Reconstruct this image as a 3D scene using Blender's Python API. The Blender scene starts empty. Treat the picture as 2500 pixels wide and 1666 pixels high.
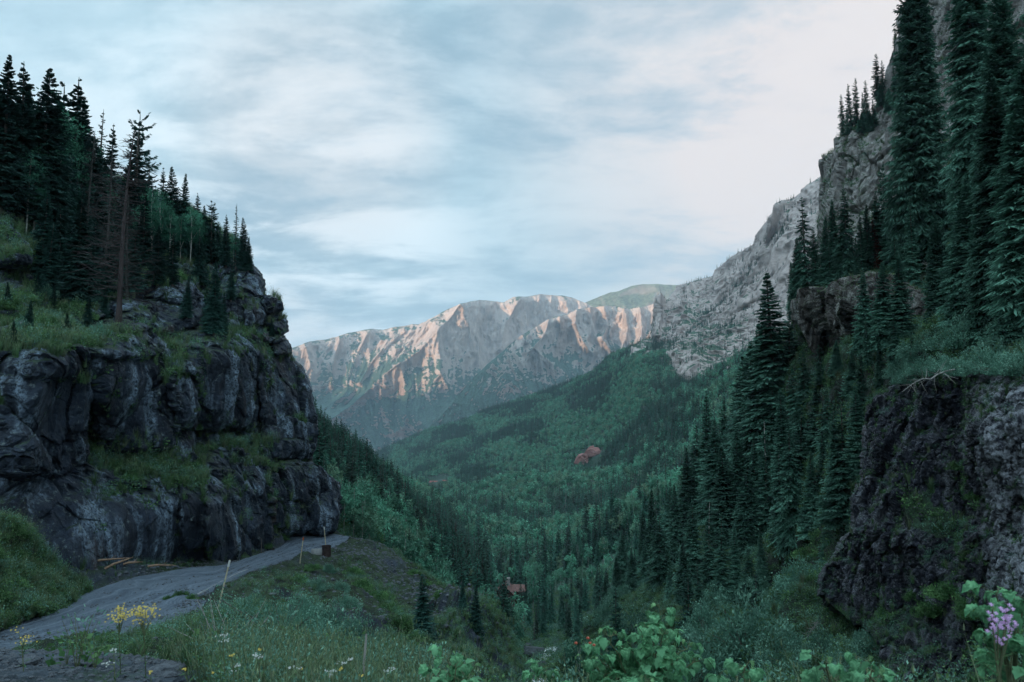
import bpy, math, random
import numpy as np
from mathutils import Vector, Matrix, Euler

# ------------------------------------------------------------------ camera, world, sun, exposure
random.seed(7)
RNG = np.random.default_rng(7)
SC = bpy.context.scene
COL = SC.collection
F = 796.4                    # focal length in pixels at 1024 wide (28 mm lens)
PITCH = math.atan(69 / F)
cam_d = bpy.data.cameras.new('camera')
cam_d.lens = 28.0
cam_d.sensor_width = 36.0
cam_d.clip_start = 0.1
cam_d.clip_end = 60000
cam_d.dof.use_dof = True
cam_d.dof.focus_distance = 90
cam_d.dof.aperture_fstop = 5.6
cam = bpy.data.objects.new('camera', cam_d)
COL.objects.link(cam)
cam.rotation_euler = (math.pi / 2 + PITCH, 0, 0)
SC.camera = cam
SC.view_settings.view_transform = 'Standard'
SC.view_settings.look = 'None'
SC.view_settings.exposure = 0.5
SC.view_settings.gamma = 1.0
SC.view_settings.use_curve_mapping = False
SC.render.film_transparent = False
try:
    SC.cycles.use_denoising = True
    SC.cycles.denoiser = 'OPENIMAGEDENOISE'
    SC.cycles.denoising_input_passes = 'RGB_ALBEDO_NORMAL'
    SC.cycles.denoising_prefilter = 'ACCURATE'
    SC.cycles.max_bounces = 6
    SC.cycles.diffuse_bounces = 3
    SC.cycles.glossy_bounces = 2
    SC.cycles.transmission_bounces = 4
    SC.cycles.volume_bounces = 1
    SC.cycles.transparent_max_bounces = 8
    SC.cycles.use_adaptive_sampling = True
    SC.cycles.adaptive_threshold = 0.02
    SC.cycles.sample_clamp_indirect = 4
except Exception:
    pass

HAZE_D = 5e-5
SUN_AZ = math.atan2(-0.73, -0.68)
SUN_EL = math.radians(9)
sun_d = bpy.data.lights.new('sun', 'SUN')
sun_d.energy = 5.0
sun_d.angle = math.radians(0.6)
sun_d.color = (1.0, 0.67, 0.43)
sun = bpy.data.objects.new('sun', sun_d)
COL.objects.link(sun)
sdir = Vector((math.sin(SUN_AZ) * math.cos(SUN_EL), math.cos(SUN_AZ) * math.cos(SUN_EL), math.sin(SUN_EL)))
sun.rotation_euler = sdir.to_track_quat('Z', 'Y').to_euler()

world = bpy.data.worlds.new('World')
SC.world = world
world.use_nodes = True


class NT:
    """tiny node helper"""
    def __init__(s, tree):
        s.t = tree
        s.t.nodes.clear()

    def n(s, typ, **kw):
        nd = s.t.nodes.new(typ)
        for k, v in kw.items():
            if k.startswith('_'):
                setattr(nd, k[1:], v)
        for k, v in kw.items():
            if not k.startswith('_'):
                s.set(nd, k, v)
        return nd

    def set(s, nd, k, v):
        if k[0] == 'i' and k[1:].isdigit():
            sock = nd.inputs[int(k[1:])]
        else:
            sock = nd.inputs[k]
        if isinstance(v, bpy.types.NodeSocket):
            s.t.links.new(v, sock)
        elif isinstance(v, bpy.types.Node):
            s.t.links.new(v.outputs[0], sock)
        else:
            sock.default_value = v

    def math(s, op, a, b=0.0, c=0.0, clamp=False):
        nd = s.n('ShaderNodeMath', _operation=op, _use_clamp=clamp, i0=a, i1=b)
        if op in ('MULTIPLY_ADD', 'SMOOTH_MIN', 'SMOOTH_MAX'):
            s.set(nd, 'i2', c)
        return nd.outputs[0]

    def vmath(s, op, a, b=None, scale=None):
        nd = s.n('ShaderNodeVectorMath', _operation=op, i0=a)
        if b is not None:
            s.set(nd, 'i1', b)
        if scale is not None:
            s.set(nd, 'Scale', scale)
        return nd.outputs['Value'] if op in ('DOT_PRODUCT', 'LENGTH') else nd.outputs[0]

    def mix(s, fac, a, b, blend='MIX'):
        nd = s.t.nodes.new('ShaderNodeMix')
        nd.data_type = 'RGBA'
        nd.blend_type = blend
        for k, v in (('Factor_Float', fac), ('A_Color', a), ('B_Color', b)):
            sock = next(x for x in nd.inputs if x.identifier == k)
            if isinstance(v, bpy.types.NodeSocket):
                s.t.links.new(v, sock)
            else:
                if k != 'Factor_Float' and len(v) == 3:
                    v = (*v, 1)
                sock.default_value = v
        return next(x for x in nd.outputs if x.identifier == 'Result_Color')

    def noise(s, vec, scale, detail=4.0, rough=0.5, dist=0.0, out=0):
        nd = s.n('ShaderNodeTexNoise', Vector=vec, Scale=scale, Detail=detail, Roughness=rough, Distortion=dist)
        return nd.outputs[out]

    def ramp(s, fac, lo, hi, a=0.0, b=1.0, smooth=True):
        nd = s.n('ShaderNodeMapRange', _interpolation_type='SMOOTHSTEP' if smooth else 'LINEAR', Value=fac)
        nd.inputs['From Min'].default_value = lo
        nd.inputs['From Max'].default_value = hi
        nd.inputs['To Min'].default_value = a
        nd.inputs['To Max'].default_value = b
        return nd.outputs[0]


def pix_dir(u, v):
    """unit-y world ray through a pixel of the 1024x682 frame"""
    x = (np.asarray(u, float) - 512) / F
    y = (341 - np.asarray(v, float)) / F
    cy = np.cos(PITCH) - np.sin(PITCH) * y
    cz = np.sin(PITCH) + np.cos(PITCH) * y
    return x / cy, cz / cy


def pt(u, v, d):
    a, b = pix_dir(u, v)
    d = np.asarray(d, float)
    return np.stack([a * d, d + 0 * a, b * d], -1)


def sky_nodes():
    n = NT(world.node_tree)
    tc = n.n('ShaderNodeTexCoord').outputs['Generated']
    dirv = n.vmath('NORMALIZE', tc)
    sep = n.n('ShaderNodeSeparateXYZ', Vector=dirv)
    z = n.math('MAXIMUM', sep.outputs['Z'], 0.0)
    zz = n.math('ADD', z, 0.16)
    px = n.math('DIVIDE', sep.outputs['X'], zz)
    py = n.math('DIVIDE', sep.outputs['Y'], zz)
    plane = n.n('ShaderNodeCombineXYZ', X=px, Y=py, Z=0.0).outputs[0]
    st = n.n('ShaderNodeMapping', Vector=plane)
    st.inputs['Rotation'].default_value = (0, 0, math.radians(-14))
    st.inputs['Scale'].default_value = (0.8, 1.15, 1.0)
    st.inputs['Location'].default_value = (3.1, 0.35, 0)
    stv = st.outputs[0]
    sky = n.n('ShaderNodeTexSky', _sky_type='NISHITA', _sun_disc=False, _sun_elevation=SUN_EL,
              _sun_rotation=SUN_AZ, _altitude=2700.0, _air_density=1.0, _dust_density=1.2, _ozone_density=1.5)
    big = n.noise(stv, 0.8, 8, 0.58, 0.25)
    mid = n.noise(stv, 2.0, 11, 0.62, 0.3)
    fine = n.noise(stv, 7.0, 8, 0.65, 0.3)
    K = 10.0
    deep = (0.25 * K, 0.39 * K, 0.475 * K)
    pale = (0.37 * K, 0.52 * K, 0.60 * K)
    white = (0.60 * K, 0.71 * K, 0.77 * K)
    pink = (0.625 * K, 0.59 * K, 0.59 * K)
    f = n.math('ADD', n.math('MULTIPLY', big, 0.62), n.math('ADD', n.math('MULTIPLY', mid, 0.51), n.math('MULTIPLY', n.math('SUBTRACT', fine, 0.28), 0.24)))
    c = n.mix(n.ramp(f, 0.44, 0.72), deep, pale)
    hz = n.ramp(z, 0.0, 0.30, 1.0, 0.0)

    # brighter banks of cloud, each a soft lobe about its own direction
    def lobe(u, v, width, amount):
        a, b = pix_dir(u, v)
        d = Vector((float(a), 1.0, float(b))).normalized()
        dp = n.vmath('DOT_PRODUCT', dirv, tuple(d))
        return n.ramp(dp, math.cos(math.radians(width)), 1.0, 0.0, amount)
    w1 = n.math('ADD', n.math('ADD', lobe(310, 240, 13, 0.55), lobe(240, 45, 14, 0.25)), n.math('ADD', lobe(430, 190, 10, 0.10), lobe(160, 150, 9, 0.22)))
    wm = n.math('MULTIPLY', n.ramp(mid, 0.42, 0.62), n.math('ADD', w1, 0.16))
    wm = n.math('MULTIPLY', wm, 1.5, clamp=True)
    c = n.mix(wm, c, white)
    p1 = n.math('ADD', n.math('ADD', lobe(850, 60, 27, 1.0), lobe(320, 125, 11, 0.50)), n.math('ADD', lobe(800, 140, 10, 0.30), lobe(290, 340, 5, 0.35)))
    pm = n.math('MULTIPLY', p1, n.ramp(f, 0.48, 0.66, 0.30, 1.0), clamp=True)
    c = n.mix(pm, c, pink)
    # low wisps
    lw = n.noise(n.n('ShaderNodeMapping', Vector=dirv, Scale=(5.0, 5.0, 26.0)).outputs[0], 1.0, 7, 0.6, 0.6)
    lm = n.math('MULTIPLY', n.ramp(lw, 0.56, 0.74), n.math('MULTIPLY', hz, 0.45), clamp=True)
    c = n.mix(lm, c, white)
    # the thin places let a little clear sky through
    thin = n.ramp(f, 0.50, 0.66, 0.16, 0.0)
    c = n.mix(thin, c, sky.outputs[0])
    # dusk: sky on the sun's side, behind the camera, boosted to light the land
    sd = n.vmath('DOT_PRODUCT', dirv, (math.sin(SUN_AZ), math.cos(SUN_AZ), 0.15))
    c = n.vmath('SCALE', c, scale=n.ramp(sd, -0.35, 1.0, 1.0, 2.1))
    # cloudy sky overhead, out of view, brightened further for light on the ground
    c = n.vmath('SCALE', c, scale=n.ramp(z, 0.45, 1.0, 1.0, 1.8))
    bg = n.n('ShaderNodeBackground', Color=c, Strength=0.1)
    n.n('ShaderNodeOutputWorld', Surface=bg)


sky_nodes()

# ------------------------------------------------------------------ numeric noise
_perm = np.random.default_rng(3).permutation(4096)


def _h(ix, iy, iz):
    return _perm[(_perm[(_perm[ix & 4095] + iy) & 4095] + iz) & 4095]


def vnoise(p):
    i = np.floor(p).astype(np.int64)
    f = p - i
    w = f * f * f * (f * (f * 6 - 15) + 10)
    r = 0
    for a in (0, 1):
        wx = w[..., 0] if a else 1 - w[..., 0]
        for b in (0, 1):
            wy = w[..., 1] if b else 1 - w[..., 1]
            for c in (0, 1):
                wz = w[..., 2] if c else 1 - w[..., 2]
                h = _h(i[..., 0] + a, i[..., 1] + b, i[..., 2] + c)
                g = h * 2.39996
                gz = ((h * 7) & 4095) / 2048.0 - 1
                gr = np.sqrt(np.maximum(0, 1 - gz * gz))
                dot = (f[..., 0] - a) * np.cos(g) * gr + (f[..., 1] - b) * np.sin(g) * gr + (f[..., 2] - c) * gz
                r = r + dot * wx * wy * wz
    return r * 1.5


def fbm(p, oct=4, gain=0.5):
    s, a = 0, 1.0
    for k in range(oct):
        s = s + a * vnoise(p * (2.03 ** k) + 17.3 * k)
        a *= gain
    return s


def ridged(p, oct=4, gain=0.5):
    s, a = 0, 1.0
    for k in range(oct):
        s = s + a * (1 - 2.2 * np.abs(vnoise(p * (2.03 ** k) + 9.1 * k)))
        a *= gain
    return s


def cells(p):
    """value of the nearest cell point (blocky) and the gap to the second nearest"""
    i = np.floor(p).astype(np.int64)
    best = np.full(p.shape[:-1], 9.0)
    sec = best.copy()
    val = np.zeros(p.shape[:-1])
    for a in (-1, 0, 1):
        for b in (-1, 0, 1):
            for c in (-1, 0, 1):
                q = i + np.array([a, b, c])
                h = _h(q[..., 0], q[..., 1], q[..., 2])
                cx = q[..., 0] + (h & 63) / 64
                cy = q[..., 1] + ((h >> 6) & 63) / 64
                cz = q[..., 2] + ((h * 13) & 63) / 64
                dd = (p[..., 0] - cx) ** 2 + (p[..., 1] - cy) ** 2 + (p[..., 2] - cz) ** 2
                near = dd < best
                sec = np.where(near, best, np.minimum(sec, dd))
                val = np.where(near, h / 4096.0, val)
                best = np.where(near, dd, best)
    return val, np.sqrt(sec) - np.sqrt(best)


def tps(ctrl):
    c = np.array(ctrl, float)
    xy = c[:, :2] / 100
    ld = np.log(c[:, 2])
    n = len(c)
    r2 = ((xy[:, None] - xy[None]) ** 2).sum(-1)
    K = 0.5 * r2 * np.log(r2 + 1e-9) + np.eye(n) * 0.02
    Pm = np.c_[np.ones(n), xy]
    A = np.zeros((n + 3, n + 3))
    A[:n, :n] = K
    A[:n, n:] = Pm
    A[n:, :n] = Pm.T
    w = np.linalg.solve(A, np.r_[ld, 0, 0, 0])
    lo, hi = ld.min() - 0.25, ld.max() + 0.25

    def f(u, v):
        q = np.stack([u, v], -1) / 100
        out = np.zeros(u.shape)
        for k in range(n):
            r = ((q - xy[k]) ** 2).sum(-1)
            out += w[k] * 0.5 * r * np.log(r + 1e-9)
        out += w[n] + q[..., 0] * w[n + 1] + q[..., 1] * w[n + 2]
        return np.exp(np.clip(out, lo, hi))
    return f


def crv(pts):
    a = np.array(sorted(pts), float)
    return lambda x: np.interp(x, a[:, 0], a[:, 1])


# ------------------------------------------------------------------ objects
def link(o, parent=None):
    COL.objects.link(o)
    if parent is not None:
        o.parent = parent
    return o


def np_mesh(name, V, Fq, mat, smooth=True, attrs=None):
    """mesh from numpy arrays; Fq (n,3) or (n,4), -1 in the 4th column marks a triangle"""
    V = np.asarray(V, np.float32)
    Fq = np.asarray(Fq, np.int32)
    me = bpy.data.meshes.new(name)
    me.vertices.add(len(V))
    me.vertices.foreach_set('co', V.ravel())
    k = Fq.shape[1]
    if k == 4 and (Fq[:, 3] < 0).any():
        tot = np.where(Fq[:, 3] < 0, 3, 4).astype(np.int32)
        idx = Fq.ravel()
        idx = idx[idx >= 0]
    else:
        tot = np.full(len(Fq), k, np.int32)
        idx = Fq.ravel()
    me.loops.add(len(idx))
    me.loops.foreach_set('vertex_index', idx)
    me.polygons.add(len(Fq))
    st = np.r_[0, np.cumsum(tot)[:-1]].astype(np.int32)
    me.polygons.foreach_set('loop_start', st)
    try:
        me.polygons.foreach_set('loop_total', tot)
    except Exception:
        pass
    me.polygons.foreach_set('use_smooth', np.full(len(Fq), smooth))
    for an, av in (attrs or {}).items():
        at = me.attributes.new(an, 'FLOAT', 'POINT')
        at.data.foreach_set('value', np.asarray(av, np.float32))
    me.update(calc_edges=True)
    me.validate()
    if mat is not None:
        me.materials.append(mat)
    return me


def obj(name, me, parent=None):
    return link(bpy.data.objects.new(name, me), parent)


def tag(o, label=None, cat=None, group=None, kind=None):
    if label: o['label'] = label
    if cat: o['category'] = cat
    if group: o['group'] = group
    if kind: o['kind'] = kind
    return o


def empty(name, loc, rz=0.0, s=1.0):
    o = bpy.data.objects.new(name, None)
    o.empty_display_size = 0.2
    o.location = loc
    o.rotation_euler = (0, 0, rz)
    o.scale = (s, s, s)
    COL.objects.link(o)
    return o


class MB:
    def __init__(s):
        s.v, s.f, s.n = [], [], 0
        s.a = []

    def add(s, V, Fx, att=None):
        V = np.asarray(V, float).reshape(-1, 3)
        Fx = np.asarray(Fx, int)
        if Fx.shape[1] == 3:
            Fx = np.c_[Fx, np.full(len(Fx), -1)]
        s.f.append(np.where(Fx < 0, -1, Fx + s.n))
        s.v.append(V)
        s.a.append(np.zeros(len(V)) + (0 if att is None else att))
        s.n += len(V)

    def box(s, c, size, rz=0.0, rx=0.0, taper=1.0):
        x, y, z = np.array(size) / 2
        V = np.array([[-x, -y, -z], [x, -y, -z], [x, y, -z], [-x, y, -z], [-x * taper, -y * taper, z], [x * taper, -y * taper, z], [x * taper, y * taper, z], [-x * taper, y * taper, z]])
        R = np.array(Euler((rx, 0, rz)).to_matrix())
        s.add(V @ R.T + np.array(c), [[0, 3, 2, 1], [4, 5, 6, 7], [0, 1, 5, 4], [1, 2, 6, 5], [2, 3, 7, 6], [3, 0, 4, 7]])

    def tube(s, path, rad, sides=6, att=None):
        path = np.asarray(path, float)
        m = len(path)
        rad = np.broadcast_to(np.asarray(rad, float), (m,))
        t = np.gradient(path, axis=0)
        t /= np.linalg.norm(t, axis=1)[:, None] + 1e-9
        ref = np.array([0.31, 0.87, 0.1])
        a = np.cross(t, ref)
        a /= np.linalg.norm(a, axis=1)[:, None] + 1e-9
        b = np.cross(t, a)
        ang = np.linspace(0, 2 * np.pi, sides, endpoint=False)
        V = path[:, None] + rad[:, None, None] * (a[:, None] * np.cos(ang)[None, :, None] + b[:, None] * np.sin(ang)[None, :, None])
        i = np.arange(m - 1)[:, None] * sides
        j = np.arange(sides)[None]
        j2 = (j + 1) % sides
        Fx = np.stack([i + j, i + j2, i + sides + j2, i + sides + j], -1).reshape(-1, 4)
        s.add(V.reshape(-1, 3), Fx, att)
        s.add(path[-1:] + t[-1] * rad[-1] * 0.5, np.zeros((0, 3), int), att)

    def build(s, name, mat, parent=None, smooth=True, attr=None):
        me = s.mesh(name, mat, smooth, attr)
        return obj(name, me, parent)

    def mesh(s, name, mat, smooth=True, attr=None):
        V = np.concatenate(s.v)
        Fx = np.concatenate([f for f in s.f if len(f)])
        return np_mesh(name, V, Fx, mat, smooth, {attr: np.concatenate(s.a)} if attr else None)


# ------------------------------------------------------------------ materials
def new_mat(name):
    m = bpy.data.materials.new(name)
    m.use_nodes = True
    return m, NT(m.node_tree)


def finish(n, col, rough=0.9, bump=None, bs=0.5, bd=0.1, spec=0.2, trans=None):
    kw = dict(Roughness=rough)
    b = n.n('ShaderNodeBsdfPrincipled', **kw)
    n.set(b, 'Base Color', col if isinstance(col, bpy.types.NodeSocket) else (*col, 1))
    n.set(b, 'Specular IOR Level', spec)
    if bump is not None:
        bn = n.n('ShaderNodeBump', Strength=bs, Distance=bd, Height=bump)
        n.set(b, 'Normal', bn)
    out = b.outputs[0]
    if trans is not None:
        tr = n.n('ShaderNodeBsdfTranslucent', Color=col)
        mx = n.n('ShaderNodeMixShader', i0=trans, i1=out, i2=tr)
        out = mx.outputs[0]
    n.n('ShaderNodeOutputMaterial', Surface=out)


def mat_simple(name, c, rough=0.8, var=0.25, scale=6.0, spec=0.3):
    m, n = new_mat(name)
    tc = n.n('ShaderNodeTexCoord').outputs['Object']
    ns = n.noise(tc, scale, 5, 0.6)
    c2 = tuple(x * (1 - var) for x in c)
    c3 = tuple(min(1, x * (1 + var)) for x in c)
    finish(n, n.mix(n.ramp(ns, 0.3, 0.7), c2, c3), rough, ns, 0.3, 0.02, spec)
    return m


def mat_leaf(name, c_dark, c_mid, c_light, var=0.35, trans=0.25, nscale=3.0, hue=None):
    """foliage: 'tip' attribute marks young growth, colour differs from plant to plant"""
    m, n = new_mat(name)
    tip = n.n('ShaderNodeAttribute', _attribute_name='tip').outputs['Fac']
    oi = n.n('ShaderNodeObjectInfo')
    tc = n.n('ShaderNodeTexCoord').outputs['Object']
    ns = n.noise(tc, nscale, 3, 0.6)
    c = n.mix(n.ramp(tip, 0.15, 1.0), c_mid, c_light)
    c = n.mix(n.ramp(ns, 0.42, 0.66, 0.75, 0.0), c, c_dark)
    rnd = n.ramp(oi.outputs['Random'], 0, 1, 1 - var, 1 + var, smooth=False)
    c = n.vmath('SCALE', c, scale=rnd)
    if hue is not None:
        h = n.n('ShaderNodeMath', _operation='FRACT', i0=n.math('MULTIPLY', oi.outputs['Random'], 37.7))
        c = n.mix(n.ramp(h.outputs[0], 0.55, 1.0, 0.0, 0.8, smooth=False), c, hue)
    finish(n, c, 0.75, spec=0.15, trans=trans)
    return m


def mat_rock(name, dark, mid, light, size=6.0, streak=0.5, veg=None, vlo=0.45, vhi=0.75, vsize=4.0, strata=None,
             lichen=None, bump=0.6, bd=None, rough=0.88, zveg=None, rust=None, lightamt=0.5, palex=None):
    m, n = new_mat(name)
    tc = n.n('ShaderNodeTexCoord').outputs['Object']
    g = n.n('ShaderNodeNewGeometry')
    nz = n.n('ShaderNodeSeparateXYZ', Vector=g.outputs['Normal']).outputs['Z']
    zc = n.n('ShaderNodeSeparateXYZ', Vector=tc).outputs['Z']
    base = n.noise(tc, 1 / size, 8, 0.65, 0.4)
    fine = n.noise(tc, 5 / size, 8, 0.7, 0.2)
    micro = n.noise(tc, 22 / size, 6, 0.7)
    stv = n.n('ShaderNodeMapping', Vector=tc, Scale=(1, 1, 0.12)).outputs[0]
    stn = n.noise(stv, 1.6 / size, 7, 0.6, 0.5)
    c = n.mix(n.ramp(base, 0.36, 0.62), dark, mid)
    c = n.mix(n.math('MULTIPLY', n.ramp(fine, 0.45, 0.68), 0.6), c, dark)
    lm = n.math('MULTIPLY', n.ramp(stn, 0.5, 0.64), streak)
    lm = n.math('MULTIPLY', lm, n.ramp(micro, 0.38, 0.58))
    c = n.mix(lm, c, light)
    if palex:      # one part of the wall is paler stone
        x = n.math('ADD', n.vmath('DOT_PRODUCT', tc, (1.0, -0.575, 0.0)), n.math('MULTIPLY', n.math('SUBTRACT', base, 0.5), 2.0))
        pm = n.math('MULTIPLY', n.ramp(x, palex[0], palex[1]), n.ramp(fine, 0.40, 0.56))
        c = n.mix(n.math('MULTIPLY', pm, 0.9), c, light)
    if rust:
        rn = n.noise(stv, 0.7 / size, 4, 0.6)
        c = n.mix(n.math('MULTIPLY', n.ramp(rn, 0.62, 0.72), 0.7), c, rust)
    if strata:
        per, scol, z0, z1, amt = strata
        zz = n.math('ADD', zc, n.math('MULTIPLY', base, per * 1.2))
        band = n.noise(n.n('ShaderNodeCombineXYZ', X=0.0, Y=0.0, Z=zz).outputs[0], 1 / per, 5, 0.75)
        bm = n.math('MULTIPLY', n.ramp(band, 0.42, 0.56), amt)
        if z1 is not None:
            bm = n.math('MULTIPLY', bm, n.ramp(zc, z0, z1, 1.0, 0.12))
        c = n.mix(bm, c, scol)
    if lichen:
        ln = n.noise(tc, 9 / size, 5, 0.75)
        c = n.mix(n.math('MULTIPLY', n.ramp(ln, 0.56, 0.64), n.math('MULTIPLY', n.ramp(nz, -0.1, 0.55, 0.1, 1.0), lightamt)), c, lichen)
    if veg:
        vn = n.noise(tc, 1 / vsize, 6, 0.7)
        vf = n.math('ADD', nz, n.math('MULTIPLY', n.math('SUBTRACT', vn, 0.5), 1.3))
        if zveg:
            vf = n.math('ADD', vf, n.ramp(zc, zveg[0], zveg[1], zveg[2], zveg[3], smooth=False))
        vd = n.noise(tc, 14 / vsize, 4, 0.7)
        vc = n.mix(n.ramp(vd, 0.38, 0.62), tuple(x * 0.45 for x in veg), tuple(x * 1.35 for x in veg))
        c = n.mix(n.ramp(vf, vlo, vhi), c, vc)
    bh = n.math('ADD', n.math('MULTIPLY', fine, 0.6), n.math('MULTIPLY', micro, 0.4))
    finish(n, c, rough, bh, bump, bd if bd else size * 0.12, 0.25)
    return m


# ------------------------------------------------------------------ relief sheets
SHEETS = {}


class Sheet:
    def __init__(s, name, U, V, D, mat, disp=None, back=None, right=None, left=None, kind='structure', key=None, smooth=True):
        P = pt(U, V, D)
        r, c = U.shape
        s.r0 = s.c0 = 0
        hd = P / P[..., 1:2]          # ray of each point, per metre of distance
        if right:      # (depth, inward, cols)
            k = np.arange(1, right[2] + 1) / right[2]
            add = P[:, -1:, :] + hd[:, -1:, :] * (right[0] * k ** 0.8)[None, :, None] + np.stack([-right[1] * k ** 1.5 - 0.02 * right[0] * k, 0 * k, 0 * k], -1)[None]
            P = np.concatenate([P, add], 1)
        if left:
            k = np.arange(left[2], 0, -1) / left[2]
            add = P[:, :1, :] + hd[:, :1, :] * (left[0] * k ** 0.8)[None, :, None] + np.stack([left[1] * k ** 1.5 + 0.02 * left[0] * k, 0 * k, 0 * k], -1)[None]
            P = np.concatenate([add, P], 1)
            s.c0 = left[2]
        if back:       # (depth, drop, rows)
            k = np.arange(back[2], 0, -1) / back[2]
            hd = P[:1] / np.maximum(P[:1, :, 1:2], 1e-6)
            add = P[:1] + hd * (back[0] * k)[:, None, None] + np.stack([0 * k, 0 * k, -back[1] * k ** 1.3], -1)[:, None]
            P = np.concatenate([add, P], 0)
            s.r0 = back[2]
        if disp is not None:
            N = np.cross(np.gradient(P, axis=1), np.gradient(P, axis=0))
            N /= np.linalg.norm(N, axis=-1)[..., None] + 1e-9
            flip = (N * P).sum(-1)[s.r0 + r // 2, s.c0 + c // 2] > 0
            if flip:
                N = -N
            P0 = P
            P = disp(P, N)
            # keep the outline where it is: relief fades towards the traced edges
            R, C = P.shape[:2]
            wgt = np.ones((R, C))
            rr = np.abs(np.arange(R) - s.r0)
            if back and s.r0:
                wgt *= np.clip(0.3 + rr / 14, 0, 1)[:, None]
            if right:
                wgt *= np.clip(0.5 + np.abs(np.arange(C) - (s.c0 + c - 1)) / 12, 0, 1)[None]
            if left:
                wgt *= np.clip(0.6 + np.abs(np.arange(C) - s.c0) / 12, 0, 1)[None]
            P = P0 + (P - P0) * wgt[..., None]
        s.P, s.U, s.V, s.nr, s.nc = P, U, V, r, c
        R, C = P.shape[:2]
        i = np.arange(R - 1)[:, None] * C
        j = np.arange(C - 1)[None]
        Fq = np.stack([i + j, i + C + j, i + C + j + 1, i + j + 1], -1).reshape(-1, 4)
        s.o = obj(name, np_mesh(name, P.reshape(-1, 3), Fq, mat, smooth))
        if kind:
            s.o['kind'] = kind
        SHEETS[key or name] = s
        dx = np.gradient(P, axis=1)
        dy = np.gradient(P, axis=0)
        N = np.cross(dx, dy)
        s.area = np.linalg.norm(N, axis=-1)
        N = N / (s.area[..., None] + 1e-9)
        s.N = np.where(N[..., 2:3] < 0, -N, N)
        s.nzz = np.abs(N[..., 2])

    def front(s):
        sl = (slice(s.r0, s.r0 + s.nr), slice(s.c0, s.c0 + s.nc))
        return s.P[sl], s.N[sl], s.area[sl]

    def at(s, u, v):
        """surface point seen nearest to pixel (u, v)"""
        Pf, _, _ = s.front()
        Q = Pf.reshape(-1, 3)
        if not hasattr(s, 'scr'):
            x, y, z = Q[:, 0], Q[:, 1], Q[:, 2]
            cz = y * math.cos(PITCH) + z * math.sin(PITCH)
            cy = -y * math.sin(PITCH) + z * math.cos(PITCH)
            s.scr = np.stack([512 + F * x / cz, 341 - F * cy / cz], -1)
        k = np.argmin(((s.scr - np.array([u, v])) ** 2).sum(-1))
        return Q[k].copy()

    def scatter(s, n, mask=None, rng=RNG, jitter=0.5, allp=False):
        Pf, Nf, A = s.front()
        w = A.copy()
        if mask is not None:
            w = w * mask(s.U, s.V, Pf, Nf)
        w = w.ravel()
        w = w / w.sum()
        k = rng.choice(len(w), n, p=w)
        r, c = np.unravel_index(k, A.shape)
        r2 = np.clip(r + 1, 0, A.shape[0] - 1)
        c2 = np.clip(c + 1, 0, A.shape[1] - 1)
        a = rng.random((n, 1))
        b = rng.random((n, 1))
        Q = Pf[r, c] + a * (Pf[r2, c] - Pf[r, c]) + b * (Pf[r, c2] - Pf[r, c])
        return Q, Nf[r, c], s.U[r, c], s.V[r, c]


def grid(u0, u1, nc, top, bot, nr, tpow=1.0):
    u = np.linspace(u0, u1, nc)
    t = (np.linspace(0, 1, nr) ** tpow)[:, None]
    U = np.broadcast_to(u[None], (nr, nc)).copy()
    V = top(u)[None] * (1 - t) + bot(u)[None] * t
    return U, V


def grid_lr(left, right, v0f, v1f, nr, nc):
    """columns run between two edge curves given as u(v)"""
    v = np.linspace(v0f, v1f, nr)
    s_ = np.linspace(0, 1, nc)[None]
    U = left(v)[:, None] * (1 - s_) + right(v)[:, None] * s_
    V = np.broadcast_to(v[:, None], (nr, nc)).copy()
    return U, V


def to_screen(Q):
    Q = np.asarray(Q, float)
    x, y, z = Q[..., 0], Q[..., 1], Q[..., 2]
    cz = y * math.cos(PITCH) + z * math.sin(PITCH)
    cy = -y * math.sin(PITCH) + z * math.cos(PITCH)
    return 512 + F * x / cz, 341 - F * cy / cz, cz


def poly_mask(poly):
    poly = np.array(poly, float)

    def f(U, V):
        inside = np.zeros(U.shape, bool)
        n = len(poly)
        j = n - 1
        for i in range(n):
            xi, yi = poly[i]
            xj, yj = poly[j]
            c = ((yi > V) != (yj > V)) & (U < (xj - xi) * (V - yi) / (yj - yi + 1e-9) + xi)
            inside ^= c
            j = i
        return inside
    return f


def line_dist(U, V, pts):
    d = np.full(U.shape, 1e9)
    for (x0, y0), (x1, y1) in zip(pts[:-1], pts[1:]):
        dx, dy = x1 - x0, y1 - y0
        t = np.clip(((U - x0) * dx + (V - y0) * dy) / (dx * dx + dy * dy), 0, 1)
        d = np.minimum(d, np.hypot(U - x0 - t * dx, V - y0 - t * dy))
    return d
# ================================================================== LARGE STRUCTURE
# ---- far mountains
m_far = mat_rock('far rock', (0.31, 0.255, 0.235), (0.50, 0.415, 0.37), (0.62, 0.53, 0.47), size=110, streak=0.6,
                 veg=(0.055, 0.10, 0.075), vlo=0.66, vhi=0.80, vsize=210,
                 strata=(34.0, (0.36, 0.17, 0.14), 60, 300, 0.75), bump=1.0, bd=16, zveg=(0, 620, 0.80, -0.14))
m_far2 = mat_rock('far meadow rock', (0.13, 0.12, 0.10), (0.21, 0.19, 0.16), (0.30, 0.27, 0.24), size=160, streak=0.3,
                  veg=(0.085, 0.11, 0.07), vlo=0.45, vhi=0.8, vsize=500, bump=0.6, bd=20)


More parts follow.
